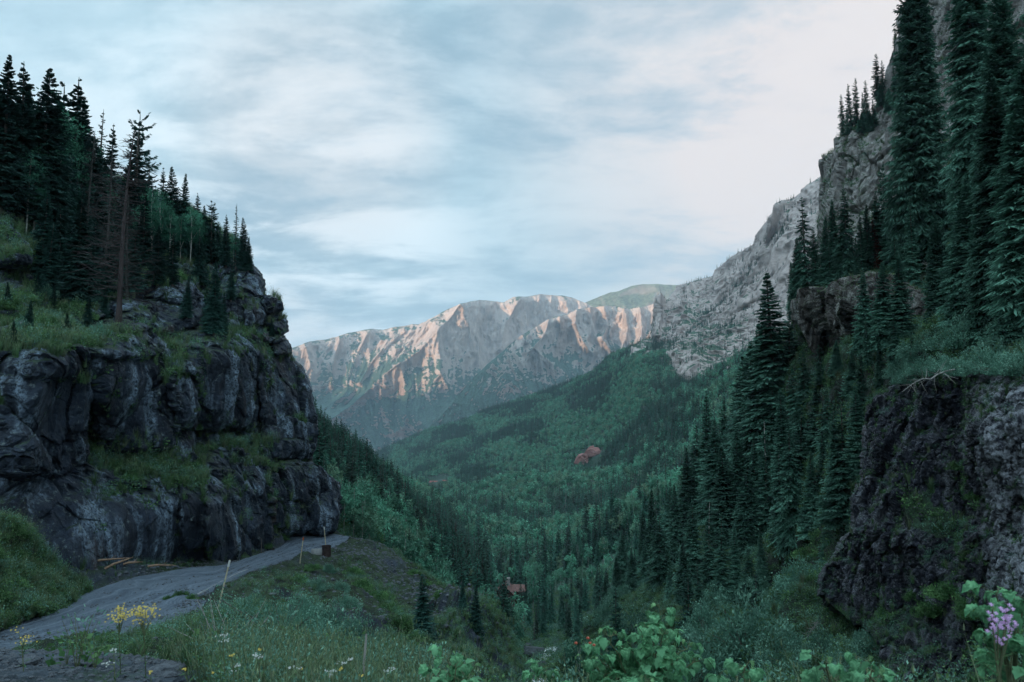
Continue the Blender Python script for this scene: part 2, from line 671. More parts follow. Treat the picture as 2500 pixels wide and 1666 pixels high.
def far_disp(amp, sc, fl=1.0, keep_top=True):
    def f(P, N):
        w = P / sc
        warp = np.stack([fbm(w * 0.5 + 5, 2), fbm(w * 0.5 + 50, 2), 0 * w[..., 0]], -1) * 0.5
        q = np.stack([P[..., 0] / (sc * 0.62), P[..., 1] / (sc * 2.6), P[..., 2] / (sc * 2.6)], -1) + warp
        r = ridged(q, 6, 0.49)
        q2 = np.stack([P[..., 0] / (sc * 0.21), P[..., 1] / (sc * 0.8), P[..., 2] / (sc * 0.7)], -1) + warp * 1.5
        r2 = ridged(q2, 4, 0.55)
        steep = np.clip(1.5 - 1.4 * np.abs(N[..., 2:3]), 0.2, 1)[..., 0]
        dv = amp * ((r - 0.7) * 0.9 + fl * r2 * 0.22 * steep + 0.10 * fbm(P / (sc * 0.12), 4))
        h = P * np.array([1, 1, 0.0])
        h = h / (np.linalg.norm(h, axis=-1)[..., None] + 1e-9)
        return P - h * dv[..., None] * 1.25 + np.stack([0 * dv, 0 * dv, 0.25 * dv * (1 - steep)], -1)
    return f


# back dome
U, V = grid(560, 740, 160, crv([(560, 312), (584, 303), (595, 298), (610, 292.5), (619, 291.5), (632, 286), (643, 284), (659, 284.5), (676, 285), (700, 288), (740, 290)]),
            crv([(560, 345), (740, 345)]), 60)
D = tps([(560, 310, 9600), (640, 284, 9700), (740, 290, 9700), (560, 345, 8900), (640, 345, 8900), (740, 345, 8900)])(U, V)
Sheet('mountain', U, V, D, m_far2, far_disp(70, 700, 0.4), back=(2500, 500, 14), key='m3')

# long ridge with the amphitheatre on its left
top1 = crv([(230, 366), (270, 356), (290, 349), (310, 341.8), (326, 340), (348, 333.5), (370, 329), (383, 330), (401, 326), (418, 324.4), (431, 319), (449, 309), (460, 304),
            (480, 300.6), (496, 301.5), (504, 302.5), (513, 297.4), (526, 297), (542, 294.8), (562, 296), (575, 298.8), (590, 305), (620, 318), (660, 330)])
U, V = grid(230, 660, 620, top1, crv([(230, 480), (660, 480)]), 300)
S1 = [(460, 304), (452, 316), (436, 333), (418, 352), (400, 364), (383, 376), (368, 391), (348, 407), (321, 427), (290, 446)]
D = tps([(230, 366, 7000), (290, 349, 7300), (350, 333, 8100), (418, 324, 8100), (460, 304, 7700), (500, 302, 8100), (542, 295, 8500), (600, 310, 8700), (660, 330, 8700),
         (436, 333, 7000), (418, 353, 6450), (383, 376, 6050), (348, 407, 5650), (321, 427, 5450),
         (300, 372, 7000), (330, 375, 7150), (365, 352, 7500), (395, 345, 7500), (345, 392, 6550), (372, 372, 6950), (300, 410, 6200), (290, 440, 5500),
         (480, 330, 7700), (510, 330, 8000), (550, 330, 8300), (470, 355, 7200), (490, 365, 7300), (450, 385, 6200), (500, 390, 6200), (410, 400, 5650), (380, 430, 5300),
         (430, 430, 5200), (500, 430, 5200), (600, 400, 7000), (600, 450, 5200), (350, 470, 4900), (450, 470, 4700), (230, 470, 5000)])(U, V)
D = D[:1] - 0.42 * (D[:1] - D)
D -= 300 * np.exp(-line_dist(U, V, S1) / 10)
for pl, a, w in (([(462, 306), (470, 330), (473, 352)], 230, 7), ([(400, 364), (408, 395), (400, 430)], 200, 9), ([(305, 345), (312, 370), (305, 400)], 200, 6),
                 ([(370, 332), (357, 352), (352, 380)], 330, 7), ([(340, 340), (334, 358), (331, 385)], 240, 5), ([(405, 330), (388, 345), (372, 362), (360, 382)], 260, 5),
                 ([(440, 372), (452, 395), (455, 430)], 160, 8), ([(520, 300), (505, 325), (500, 350)], 260, 8), ([(430, 322), (415, 338), (396, 352)], 220, 5)):
    D -= a * np.exp(-line_dist(U, V, pl) / w)
Sheet('mountain', U, V, D, m_far, far_disp(95, 420), back=(2500, 700, 14), key='m1')

# pale cliffs with the long spur
top2 = crv([(400, 452), (430, 426), (450, 404), (463, 387), (487, 365), (500, 354), (509, 345.5), (522, 335), (537, 326), (549, 319), (566, 315), (577, 310), (591, 307),
            (604, 306), (614, 306), (624, 309), (639, 308), (657, 302.5), (675, 300), (720, 298)])
U, V = grid(400, 720, 480, top2, crv([(400, 480), (720, 460)]), 260)
D = tps([(400, 452, 4900), (450, 404, 5200), (487, 365, 5600), (522, 335, 6000), (566, 315, 6500), (604, 306, 6900), (657, 302, 6900), (720, 298, 6700),
         (540, 350, 6000), (570, 340, 6350), (600, 345, 6300), (625, 340, 6400), (650, 330, 6300), (560, 375, 5400), (590, 370, 5650), (620, 365, 5500), (520, 372, 5400), (500, 380, 5200), (480, 400, 5000), (540, 400, 4900),
         (600, 400, 4900), (700, 400, 4800), (430, 440, 4800), (480, 440, 4600), (560, 440, 4500), (700, 450, 4400)])(U, V)
D = D[:1] - 0.42 * (D[:1] - D)
for pl, a, w in (([(549, 319), (545, 335), (530, 352)], 200, 6), ([(577, 310), (575, 325), (584, 345), (590, 352)], 300, 6), ([(604, 306), (607, 325), (602, 340), (612, 352)], 300, 6),
                 ([(624, 309), (628, 330), (622, 350)], 260, 5), ([(640, 308), (642, 325), (640, 345)], 260, 5), ([(656, 303), (653, 330), (648, 350)], 280, 5),
                 ([(522, 335), (540, 356), (565, 372), (575, 388)], 160, 9), ([(560, 316), (560, 330), (556, 345)], 160, 4), ([(590, 308), (592, 325), (589, 335)], 180, 3)):
    D -= a * np.exp(-line_dist(U, V, pl) / w)
Sheet('mountain', U, V, D, m_far, far_disp(80, 330, 1.3), back=(1800, 500, 12), key='m2')

# the range to the west, out of the picture on the left, whose shadow fills the valley
ridge = [(-4200, 10500, 300), (-3300, 7600, 180), (-2850, 6100, 260), (-2600, 5000, 540), (-2450, 4000, 900), (-2300, 3000, 1150), (-2300, 1500, 1270), (-2300, 0, 1200), (-2000, -2500, 1150), (-1500, -5000, 1100)]
rp = np.array(ridge, float)
tt = np.linspace(0, len(rp) - 1, 120)
crest = np.stack([np.interp(tt, np.arange(len(rp)), rp[:, k]) for k in range(3)], -1)
k = np.linspace(-1, 1, 41)
G = crest[:, None, :] + k[None, :, None] * np.array([1100, 350, 0]) + np.stack([0 * k, 0 * k, -1900 * np.abs(k) ** 1.2], -1)[None]
G[..., 2] += 60 * ridged(G / 500, 5)
G[..., 2] = np.maximum(G[..., 2], -650)
R_, C_ = G.shape[:2]
i_ = np.arange(R_ - 1)[:, None] * C_
j_ = np.arange(C_ - 1)[None]
o = obj('hills', np_mesh('hills', G.reshape(-1, 3), np.stack([i_ + j_, i_ + j_ + 1, i_ + C_ + j_ + 1, i_ + C_ + j_], -1).reshape(-1, 4), m_far2))
o['kind'] = 'structure'
# low ground reaching to the horizon
g = MB()
g.add([(-16000, -9000, -640), (16000, -9000, -640), (16000, 20000, -640), (-16000, 20000, -640)], [[0, 1, 2, 3]])
m_soil = mat_rock('valley soil', (0.03, 0.035, 0.025), (0.05, 0.06, 0.04), (0.09, 0.09, 0.07), size=60, streak=0.2)
g.build('ground', m_soil)['kind'] = 'structure'

# ---- right-hand grey cliffs, middle distance
m_grey = mat_rock('grey cliff rock', (0.27, 0.22, 0.205), (0.43, 0.355, 0.33), (0.52, 0.45, 0.42), size=22, streak=0.6,
                  veg=(0.045, 0.085, 0.055), vlo=0.72, vhi=0.86, vsize=60, strata=(9.0, (0.34, 0.275, 0.255), 0, None, 0.3), bump=0.28, bd=2.0, zveg=(0, 300, 0.0, -0.1))


def cliff_disp(amp, sc, flute=1.0, block=1.0, strata=0.0, fine=0.0, flat=0.5, ys=1.0, tall=0.5, face=None):
    def f(P, N):
        wp = P / sc * np.array([0.8, 0.8, 0.3])
        warp = np.stack([fbm(wp + 5, 3), fbm(wp + 50, 3), 0.3 * fbm(wp + 90, 2)], -1) * 0.4
        q = np.stack([P[..., 0], P[..., 1] / ys, P[..., 2] * 0.42], -1) / sc + warp
        a = ridged(q, 4, 0.5) - 0.7
        q2 = np.stack([P[..., 0], P[..., 1] / ys, P[..., 2] * 0.16], -1) / (sc * 0.22) + warp * 0.8
        fl = ridged(q2, 3, 0.55)
        b1, g1 = cells(P / (sc * 0.42) * np.array([1, 1 / ys, tall]) + warp * 0.5)
        b2, g2 = cells(P / (sc * 0.15) * np.array([1, 1 / ys, tall * 1.4]) + warp * 0.6)
        dv = 0.55 * a + flute * 0.16 * fl + block * (0.42 * (b1 - .5) + 0.16 * (b2 - .5) - 0.14 * np.exp(-g1 * 14) - 0.05 * np.exp(-g2 * 9))
        if strata:
            zz = P[..., 2] / (sc * 0.16) + 1.2 * fbm(P / sc, 2)
            st = zz - np.floor(zz)
            dv = dv + strata * 0.28 * (np.clip(st * 1.4, 0, 1) - 0.5) * (0.5 + 0.5 * vnoise(P / sc * 1.7))
        if fine:
            dv = dv + fine * fbm(P / (sc * 0.05), 3)
        Nh = N * np.array([1, 1, flat])
        if face is not None:
            fv = np.array([face[0], face[1], 0.0])
            Nh = 0.8 * fv / np.linalg.norm(fv) + 0.3 * Nh
        return P + Nh * (amp * dv)[..., None]
    return f


topr2 = crv([(615, 392), (622, 378), (628, 362), (634, 347), (645, 341), (655, 337), (656.5, 318), (657, 303), (659, 295), (662, 293), (665, 298), (668, 300), (673, 293), (677.5, 285.6), (693, 282), (702, 279), (717, 275.6), (719, 269),
             (729.6, 259), (738.7, 251.8), (742, 251.8), (753, 244.5), (760.7, 232.6), (769.8, 216), (773.5, 212.5), (775, 204), (781, 200.6), (793.6, 198), (801, 191.5), (812, 183), (823, 174), (840, 160), (880, 120), (960, 60)])
U, V = grid(615, 960, 560, topr2, crv([(615, 400), (683, 408), (745, 400), (960, 400)]), 420)
D = tps([(615, 392, 2050), (634, 347, 2000), (622, 390, 1900), (660, 294, 2300), (657, 330, 2200), (690, 283, 2300), (675, 320, 2100), (680, 338, 1900), (700, 300, 2150), (720, 275, 2150), (731, 287, 1900),
         (753, 245, 1850), (775, 205, 1650), (793, 198, 1600), (823, 174, 1500), (880, 120, 1400), (960, 60, 1300), (700, 335, 1650), (650, 345, 2000), (650, 375, 1800), (680, 350, 1560), (690, 388, 1330), (672, 370, 1500),
         (740, 310, 1600), (780, 250, 1500), (740, 350, 1300), (720, 390, 1200), (790, 300, 1300), (840, 250, 1250), (900, 300, 1100), (960, 400, 900), (800, 400, 1000)])(U, V)
for pl, a, w in (([(661, 294), (660, 335)], 120, 3), ([(690, 283), (686, 315), (680, 335)], 70, 5), ([(775, 205), (765, 250), (745, 300)], 90, 9), ([(700, 352), (700, 390)], 60, 8),
                 ([(738, 252), (725, 290)], 60, 6), ([(655, 345), (650, 375)], 40, 6)):
    D -= a * np.exp(-line_dist(U, V, pl) / w)
# tree-grown ledges that run up to the right
for pl, a, w in (([(660, 345), (676, 341), (700, 322), (731, 292), (760, 262)], 70, 5), ([(700, 345), (730, 322), (770, 300)], 60, 5), ([(790, 198), (780, 228), (770, 245)], 35, 5)):
    D += a * np.exp(-(line_dist(U, V, pl) / w) ** 2)
Sheet('cliff', U, V, D, m_grey, cliff_disp(21, 95, 1.9, 0.3, 0.04, 0.0, ys=3.0, tall=0.25, face=(-0.8, -0.6)), back=(500, 260, 14), left=(300, 0, 10), key='r2')

# ---- nearer right cliff high above the trees
m_tan = mat_rock('tan cliff rock', (0.17, 0.158, 0.152), (0.37, 0.345, 0.33), (0.50, 0.475, 0.455), size=5, streak=0.7,
                 veg=(0.03, 0.055, 0.03), vlo=0.55, vhi=0.75, vsize=14, strata=(2.2, (0.20, 0.17, 0.15), 0, None, 0.4), bump=0.6, bd=0.5, lichen=(0.34, 0.33, 0.32))
topr1 = crv([(822, 200), (824, 182), (825.6, 168), (826, 161), (832, 155), (838.4, 150.3), (840, 139), (846, 133), (851, 130), (860, 127), (872, 120), (881, 95), (888, 86), (891, 66), (896, 47), (905, 33), (911, 0),
             (925, -60), (960, -110), (1024, -180), (1180, -260)])
U, V = grid(822, 1180, 380, topr1, crv([(822, 250), (835, 330), (1180, 400)]), 420)
D = tps([(826, 165, 290), (840, 140, 285), (860, 127, 280), (890, 86, 275), (896, 47, 270), (911, 0, 260), (960, -110, 240), (1100, -220, 190), (840, 250, 255), (860, 135, 268), (885, 110, 262), (860, 300, 215), (900, 150, 240), (900, 300, 180),
         (960, 0, 215), (960, 150, 190), (960, 300, 140), (1024, 0, 180), (1024, 150, 140), (1024, 300, 110), (1180, 100, 120), (1180, 350, 80)])(U, V)
D -= 12 * np.exp(-line_dist(U, V, [(845, 160), (848, 230)]) / 10) + 10 * np.exp(-line_dist(U, V, [(940, 60), (935, 110), (945, 150)]) / 8)
Sheet('cliff', U, V, D, m_tan, cliff_disp(8, 26, 1.3, 1.2, 0.25, 0.03, ys=1.4, tall=0.5, face=(-0.6, -0.8)), back=(80, 40, 14), left=(80, 0, 12), key='r1', smooth=False)

# ---- forested valley slope, right side
m_forest = mat_rock('forest floor', (0.02, 0.045, 0.032), (0.035, 0.07, 0.05), (0.06, 0.10, 0.07), size=30, streak=0.2, bump=0.5, bd=1.0)
topf = crv([(330, 480), (368.6, 458), (394, 445), (430.7, 431), (467, 420), (485.5, 411), (522, 400), (558.6, 387.5), (595, 371), (613.5, 354), (632, 348), (650, 342), (665, 352), (672, 374), (683, 390), (700, 388), (745, 362), (800, 340), (860, 330)])
U, V = grid(330, 860, 480, topf, crv([(330, 740), (860, 740)]), 360)
f_ctrl = [(330, 480, 3900), (368, 458, 3800), (430, 431, 3500), (485, 411, 3200), (558, 387, 2800), (613, 354, 2500), (650, 342, 2200), (672, 376, 1450), (683, 390, 1270), (745, 362, 1050), (800, 340, 800), (860, 330, 600),
          (400, 465, 2900), (434, 486, 1750), (470, 470, 1900), (500, 450, 2100), (560, 420, 2000), (600, 400, 1800), (640, 380, 1500), (480, 490, 1400), (540, 470, 1350), (590, 459, 1250), (640, 430, 1150), (700, 420, 850), (760, 420, 560),
          (460, 515, 900), (500, 510, 900), (560, 510, 850), (620, 500, 720), (680, 500, 480), (740, 480, 340), (500, 545, 640), (560, 550, 560), (620, 550, 430), (680, 550, 280), (505, 599, 464), (540, 600, 380), (600, 600, 270),
          (660, 600, 180), (470, 600, 420), (540, 640, 190), (537, 676, 120), (560, 690, 108), (600, 650, 140), (520, 640, 210), (480, 660, 190), (540, 740, 80), (640, 740, 70), (450, 740, 120), (760, 560, 150), (800, 500, 160), (800, 700, 60), (330, 600, 700)]
D = tps(f_ctrl)(U, V)


def slope_disp(amp, sc, fine=0.15):
    def f(P, N):
        Q = P.copy()
        q = np.stack([P[..., 0] / sc + P[..., 1] / (sc * 2.2), P[..., 1] / (sc * 3.5), P[..., 2] / sc], -1)
        Q[..., 2] += amp * np.clip(np.linalg.norm(P[..., :2], axis=-1) / 600, 0.08, 1.5) * (fbm(q, 4) + fine * fbm(P / 12, 3))
        return Q
    return f


Sheet('hillside', U, V, D, m_forest, slope_disp(16, 150), back=(900, 380, 10), key='f')

# ---- left valley slope beyond the road
topl = crv([(285, 425), (308, 432), (318, 440), (330, 452), (354, 458), (365, 464), (383, 472), (394, 481), (412, 490), (436, 500), (449, 513), (458, 530), (470, 560), (490, 606), (520, 655)])
U, V = grid(285, 520, 220, topl, crv([(285, 600), (370, 610), (520, 700)]), 200)
D = tps([(308, 432, 300), (330, 452, 420), (354, 458, 520), (383, 472, 640), (412, 490, 720), (436, 500, 740), (449, 513, 720), (470, 548, 600), (490, 575, 480), (340, 480, 260), (345, 510, 160), (350, 530, 125), (370, 535, 140), (380, 500, 350), (420, 520, 420),
         (400, 550, 190), (440, 560, 300), (450, 590, 210), (480, 615, 230), (500, 640, 190), (520, 660, 170), (480, 660, 110), (310, 500, 150), (400, 590, 130), (370, 610, 110), (520, 700, 100), (285, 600, 110), (285, 425, 260)])(U, V)
Sheet('hillside', U, V, D, m_forest, slope_disp(8, 60), back=(200, 120, 8), key='l')

# ---- road bench, embankment and gorge wall
m_bank = mat_rock('embankment scree', (0.014, 0.019, 0.028), (0.045, 0.057, 0.078), (0.17, 0.20, 0.24), size=3.2, streak=0.12, veg=(0.022, 0.04, 0.018), vlo=0.62, vhi=0.98, vsize=7.0,
                  bump=0.9, bd=0.35, lichen=(0.13, 0.14, 0.15))
topn = crv([(-160, 560), (200, 545), (262, 538), (290, 529), (331, 530.5), (348, 537), (368, 541), (384, 546), (399, 556), (420, 572), (443, 589), (458, 600), (472, 612), (481, 624.6), (490, 637), (504, 650), (517, 664), (524, 682), (530, 740), (545, 800)])
n_ctrl = [(-160, 660, 22), (-160, 600, 36), (-100, 560, 44), (0, 575, 43), (0, 629, 32), (0, 655, 26.5), (56, 644, 29), (62, 609, 38), (87, 590, 44.5), (133, 575.6, 51), (185, 567, 57), (229, 561, 64), (259, 554, 70), (290, 536, 86), (331, 533, 95),
          (152, 631, 33), (218, 608, 41), (200, 585, 49), (251, 571, 60), (302, 563, 73), (326, 552, 80), (348, 540, 90), (368, 541, 92), (399, 556, 88), (443, 589, 78), (472, 612, 70), (490, 637, 61), (517, 664, 52), (530, 740, 38),
          (250, 590, 47), (240, 640, 25), (310, 640, 31), (300, 600, 47), (350, 600, 54), (350, 568, 70), (400, 600, 62), (400, 650, 43), (450, 640, 54), (450, 682, 40), (350, 660, 32), (350, 700, 22), (280, 720, 17), (180, 700, 17), (80, 700, 18), (450, 760, 24), (0, 740, 14), (400, 800, 13)]
U, V = grid(-160, 545, 620, topn, crv([(-160, 800), (545, 800)]), 380)
fN = tps(n_ctrl)
D = fN(U, V)


def bank_disp(P, N):
    u, v, _ = to_screen(P)
    onroad = ROADM(u, v)
    Q = P.copy()
    rough = np.clip(1 - onroad, 0, 1)
    k, g = cells(P / 1.6)
    b = 0.9 * fbm(P / 9, 4) + 0.25 * ridged(P / 2.5, 3) + 0.18 * (k - .5)
    rockface = np.exp(-(((u - 455) / 60) ** 2 + ((v - 650) / 45) ** 2))
    kk, gg = cells(P / 3.0)
    b = b + rockface * (2.6 * (kk - .5) + 1.2 * ridged(P / 5, 3))
    Q = Q + N * (rough * b * np.clip(P[..., 1] / 30, 0.3, 1))[..., None]
    Q[..., 2] += 0.02 * onroad * fbm(P / 1.5, 3) - 0.02 * onroad
    return Q


road_l = [(-160, 672), (-60, 646), (0, 630), (62, 609), (87, 591), (133, 576.5), (185, 568), (229, 564), (259, 554), (281, 547), (290, 537), (331, 534)]
road_r = [(-160, 760), (-60, 672), (0, 655), (56, 650), (156, 638), (210, 614), (212, 604), (199, 598), (215, 590), (251.5, 572), (280, 563), (305, 557.5), (326, 551), (349, 541)]
road_poly = road_l + [(349, 536), (368, 541)] + road_r[::-1]
_rm = poly_mask(road_poly)


def ROADM(u, v):
    e = 0
    for du, dv in ((0, 0), (-4, 0), (4, 0), (0, -2), (0, 2)):
        e = e + _rm(u + du, v + dv)
    return np.clip(e / 3, 0, 1)


BANK = Sheet('embankment', U, V, D, m_bank, bank_disp, back=(30, 26, 12), key='n')


def mat_road():
    m, n = new_mat('gravel road')
    tc = n.n('ShaderNodeTexCoord').outputs['Object']
    at = n.n('ShaderNodeAttribute', _attribute_name='tip').outputs['Fac']
    wob = n.math('ADD', at, n.math('MULTIPLY', n.noise(tc, 0.16, 5, 0.6), 0.45))
    tr = n.noise(n.n('ShaderNodeCombineXYZ', X=n.math('MULTIPLY', wob, 13.0), Y=0.0, Z=0.0).outputs[0], 1.0, 4, 0.75)
    big = n.noise(tc, 0.25, 5, 0.6)
    gr = n.noise(tc, 9.0, 6, 0.75)
    c = n.mix(n.ramp(tr, 0.35, 0.65), (0.062, 0.082, 0.112), (0.16, 0.20, 0.25))
    c = n.mix(n.ramp(big, 0.4, 0.7, 0.0, 0.4), c, (0.15, 0.18, 0.215))
    c = n.mix(n.ramp(gr, 0.5, 0.72, 0.0, 0.55), c, (0.025, 0.034, 0.046))
    c = n.mix(n.ramp(n.noise(tc, 30.0, 2, 0.5), 0.66, 0.74, 0.0, 0.6), c, (0.2, 0.21, 0.22))
    h = n.math('ADD', n.math('MULTIPLY', tr, 1.6), n.math('ADD', gr, n.math('MULTIPLY', big, 0.8)))
    finish(n, c, 0.9, h, 1.0, 0.12, 0.2)
    return m


# the road itself: a sheet laid on the bench, between its two edges
sl = np.array([(x, y) for x, y in road_l], float)
sr = np.array([(-160, 760), (-60, 676), (0, 657), (56, 646), (115, 634), (158, 618), (190, 600), (217, 590), (251.5, 572), (280, 563), (305, 557.5), (368, 541.5)], float)
m_ = 240
ta = np.linspace(0, len(sl) - 1, m_)
L_ = np.stack([np.interp(ta, np.arange(len(sl)), sl[:, k]) for k in (0, 1)], -1)
R2_ = np.stack([np.interp(ta, np.arange(len(sr)), sr[:, k]) for k in (0, 1)], -1)
w_ = np.linspace(0, 1, 60)
UV = L_[:, None] * (1 - w_)[None, :, None] + R2_[:, None] * w_[None, :, None]
PR = pt(UV[..., 0], UV[..., 1], fN(UV[..., 0], UV[..., 1]))
lat = w_[None] + 0 * UV[..., 0]
PR[..., 2] += 0.11 + 0.05 * fbm(PR / 1.6, 4) - 0.10 * np.exp(-((lat - .35) / .03) ** 2) - 0.09 * np.exp(-((lat - .54) / .035) ** 2) - 0.08 * np.exp(-((lat - .72) / .03) ** 2) - 0.30 * (np.exp(-lat / .02) + np.exp(-(1 - lat) / .02))
i_ = np.arange(m_ - 1)[:, None] * 60
j_ = np.arange(59)[None]
ro = obj('road', np_mesh('road', PR.reshape(-1, 3), np.stack([i_ + j_, i_ + j_ + 60, i_ + j_ + 61, i_ + j_ + 1], -1).reshape(-1, 4), mat_road(), attrs={'tip': lat.ravel()}))
ro['kind'] = 'structure'
# pull-off apron beside the road
UV2u, UV2v = np.meshgrid(np.linspace(0, 1, 40), np.linspace(0, 1, 30))
ap = np.array([[(56, 644), (110, 630), (150, 616), (190, 598)], [(56, 650), (156, 638), (210, 614), (212, 603)]], float)
A0 = np.stack([np.interp(UV2u * 3, np.arange(4), ap[0, :, k]) for k in (0, 1)], -1)
A1 = np.stack([np.interp(UV2u * 3, np.arange(4), ap[1, :, k]) for k in (0, 1)], -1)
AU = A0 * (1 - UV2v[..., None]) + A1 * UV2v[..., None]
PA = pt(AU[..., 0], AU[..., 1], fN(AU[..., 0], AU[..., 1]))
PA[..., 2] += 0.055 + 0.03 * fbm(PA / 1.0, 3) - 0.25 * np.exp(-(1 - UV2v) / .04)
i_ = np.arange(29)[:, None] * 40
j_ = np.arange(39)[None]
ao = obj('gravel_apron', np_mesh('gravel_apron', PA.reshape(-1, 3), np.stack([i_ + j_, i_ + j_ + 40, i_ + j_ + 41, i_ + j_ + 1], -1).reshape(-1, 4), ro.data.materials[0], attrs={'tip': (UV2v * 0.6 + 2).ravel()}))
ao['kind'] = 'structure'

# ---- the left cliff
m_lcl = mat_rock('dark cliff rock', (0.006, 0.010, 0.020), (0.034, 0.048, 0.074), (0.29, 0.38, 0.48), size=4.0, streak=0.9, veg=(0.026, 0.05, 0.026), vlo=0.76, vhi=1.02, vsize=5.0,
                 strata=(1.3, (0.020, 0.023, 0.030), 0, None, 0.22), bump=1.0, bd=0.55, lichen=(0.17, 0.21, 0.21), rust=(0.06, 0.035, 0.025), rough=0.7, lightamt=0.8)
rightc = crv([(170, 60), (180, 120), (210, 190), (240, 232), (262, 250), (268, 254), (275, 262), (288, 263), (298, 266), (299, 278), (306, 281), (316, 280), (322, 284), (332, 284), (336, 281), (345, 287), (352, 288), (360, 293), (366, 299), (376, 304),
              (386, 307), (405, 311), (420, 313), (440, 314), (455, 311), (463, 309), (466, 318), (474, 326), (482, 336), (492, 339), (505, 338), (515, 335), (528, 334), (545, 334), (600, 334)])
leftc = crv([(170, -160), (600, -160)])
U, V = grid_lr(leftc, rightc, 172, 592, 520, 620)
base = [(-160, 560, 36), (0, 572, 44.5), (45, 585, 46), (87, 592, 47.5), (133, 577, 53), (185, 568, 59.5), (229, 563, 66), (262, 548, 76), (300, 533, 90), (334, 532, 98), (334, 560, 98), (200, 600, 62), (300, 600, 90),
        (60, 482, 49), (130, 485, 55), (185, 485, 60), (230, 490, 68), (310, 490, 96), (0, 490, 47), (-160, 480, 40),
        (110, 445, 61), (160, 450, 64), (200, 460, 67), (60, 440, 53), (0, 430, 50), (130, 400, 63), (215, 430, 75), (215, 350, 76.5), (130, 335, 64.5), (280, 400, 93), (314, 440, 99), (290, 350, 100), (312, 400, 100),
        (60, 338, 56.5), (0, 338, 52), (30, 305, 66), (90, 305, 72), (160, 320, 80), (160, 285, 84), (245, 310, 96), (250, 270, 102), (-160, 330, 48), (0, 285, 74), (0, 250, 78), (60, 260, 84), (0, 190, 90), (60, 175, 104), (120, 200, 110), (120, 260, 96), (190, 250, 104), (220, 240, 108),
        (-160, 180, 80), (-160, 250, 66)]
D = tps(base)(U, V)


BW1 = fbm(np.stack([U / 14, V / 14, 0 * U], -1), 3) * 3.5
BW2 = fbm(np.stack([U / 14, V / 14, 0 * U + 9], -1), 3) * 3.5


def bulge(cu, cv, ru, rv, amp, p=4.0):
    return bulge0(U + BW1, V + BW2, cu, cv, ru * 1.03, rv * 1.03, amp, p)


def bulge0(U, V, cu, cv, ru, rv, amp, p):
    r = (np.abs((U - cu) / ru) ** p + np.abs((V - cv) / rv) ** p)
    return amp * np.clip(1 - r, 0, 1) ** 0.42


for b in ((131, 388, 42, 64, 4.6), (218, 380, 47, 50, 5.5), (287, 388, 27, 68, 5), (38, 398, 46, 76, 4.0), (157, 305, 42, 27, 5), (245, 293, 24, 32, 5), (238, 505, 34, 62, 3.2), (303, 497, 36, 36, 5), (184, 400, 14, 60, 2.5),
          (12, 222, 26, 46, 12), (14, 285, 16, 30, 6), (267, 322, 22, 22, 3.5), (200, 515, 22, 36, 2.0), (120, 345, 40, 14, 2.0), (280, 470, 30, 30, 2), (60, 362, 36, 18, 2.0), (285, 345, 12, 9, 3), (274, 304, 9, 9, 3)):
    D -= bulge(*b)
_lc = cliff_disp(2.4, 9.5, 1.3, 1.25, 0.10, 0.04, flat=0.25, ys=1.6, tall=0.42, face=(0.5, -0.86))


def lc_disp(P, N):
    """the blasted wall along the road is flatter than the crags above it"""
    Q = _lc(P, N)
    u, v, _ = to_screen(P)
    ftop = 492 + 0.02 * (u - 130) + 4 * fbm(P / 5, 2)
    m = np.clip((v - ftop) / 8, 0, 1) * np.clip((u - 35) / 30, 0, 1) * np.clip((236 - u) / 14, 0, 1) * 0.72
    Q = P + (Q - P) * (1 - m)[..., None]
    s = 0.35 * ridged(np.stack([P[..., 0] / 2.2, P[..., 1] / 2.2, P[..., 2] / 14], -1), 3)
    b_, g_ = cells(P / np.array([2.6, 2.6, 5.0]))
    q = m * (s + 0.5 * (b_ - .5) - 0.25 * np.exp(-g_ * 12))
    return Q + np.stack([0.5 * q, -0.86 * q, 0 * q], -1)


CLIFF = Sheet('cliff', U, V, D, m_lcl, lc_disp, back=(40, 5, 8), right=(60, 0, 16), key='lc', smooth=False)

# lower-left bank with brush
m_brush = mat_rock('brushy bank', (0.018, 0.022, 0.02), (0.035, 0.045, 0.035), (0.08, 0.09, 0.09), size=3, streak=0.3, veg=(0.028, 0.055, 0.022), vlo=0.3, vhi=0.6, vsize=4.0, bump=0.8, bd=0.4)
topb = crv([(-160, 500), (-60, 512), (0, 521), (20, 527), (34, 537), (44, 556), (56, 570), (70, 580), (90, 592)])
U, V = grid(-160, 90, 160, topb, crv([(-160, 690), (-60, 652), (0, 634), (62, 612), (90, 593.5)]), 110)
D = tps([(-160, 500, 30), (0, 521, 38), (44, 556, 43), (90, 592, 44), (-160, 680, 21.5), (-60, 648, 27), (0, 633, 31), (62, 611, 37), (0, 580, 35), (40, 590, 39), (-100, 580, 28)])(U, V)


def rough_disp(a, sc, mi=0.3):
    def f(P, N):
        k, g = cells(P / sc)
        return P + N * (a * (0.8 * fbm(P / sc / 2, 4) + mi * (k - .5)))[..., None]
    return f


Sheet('roadside_bank', U, V, D, m_brush, rough_disp(0.8, 1.5), back=(8, 3, 6), key='lb')

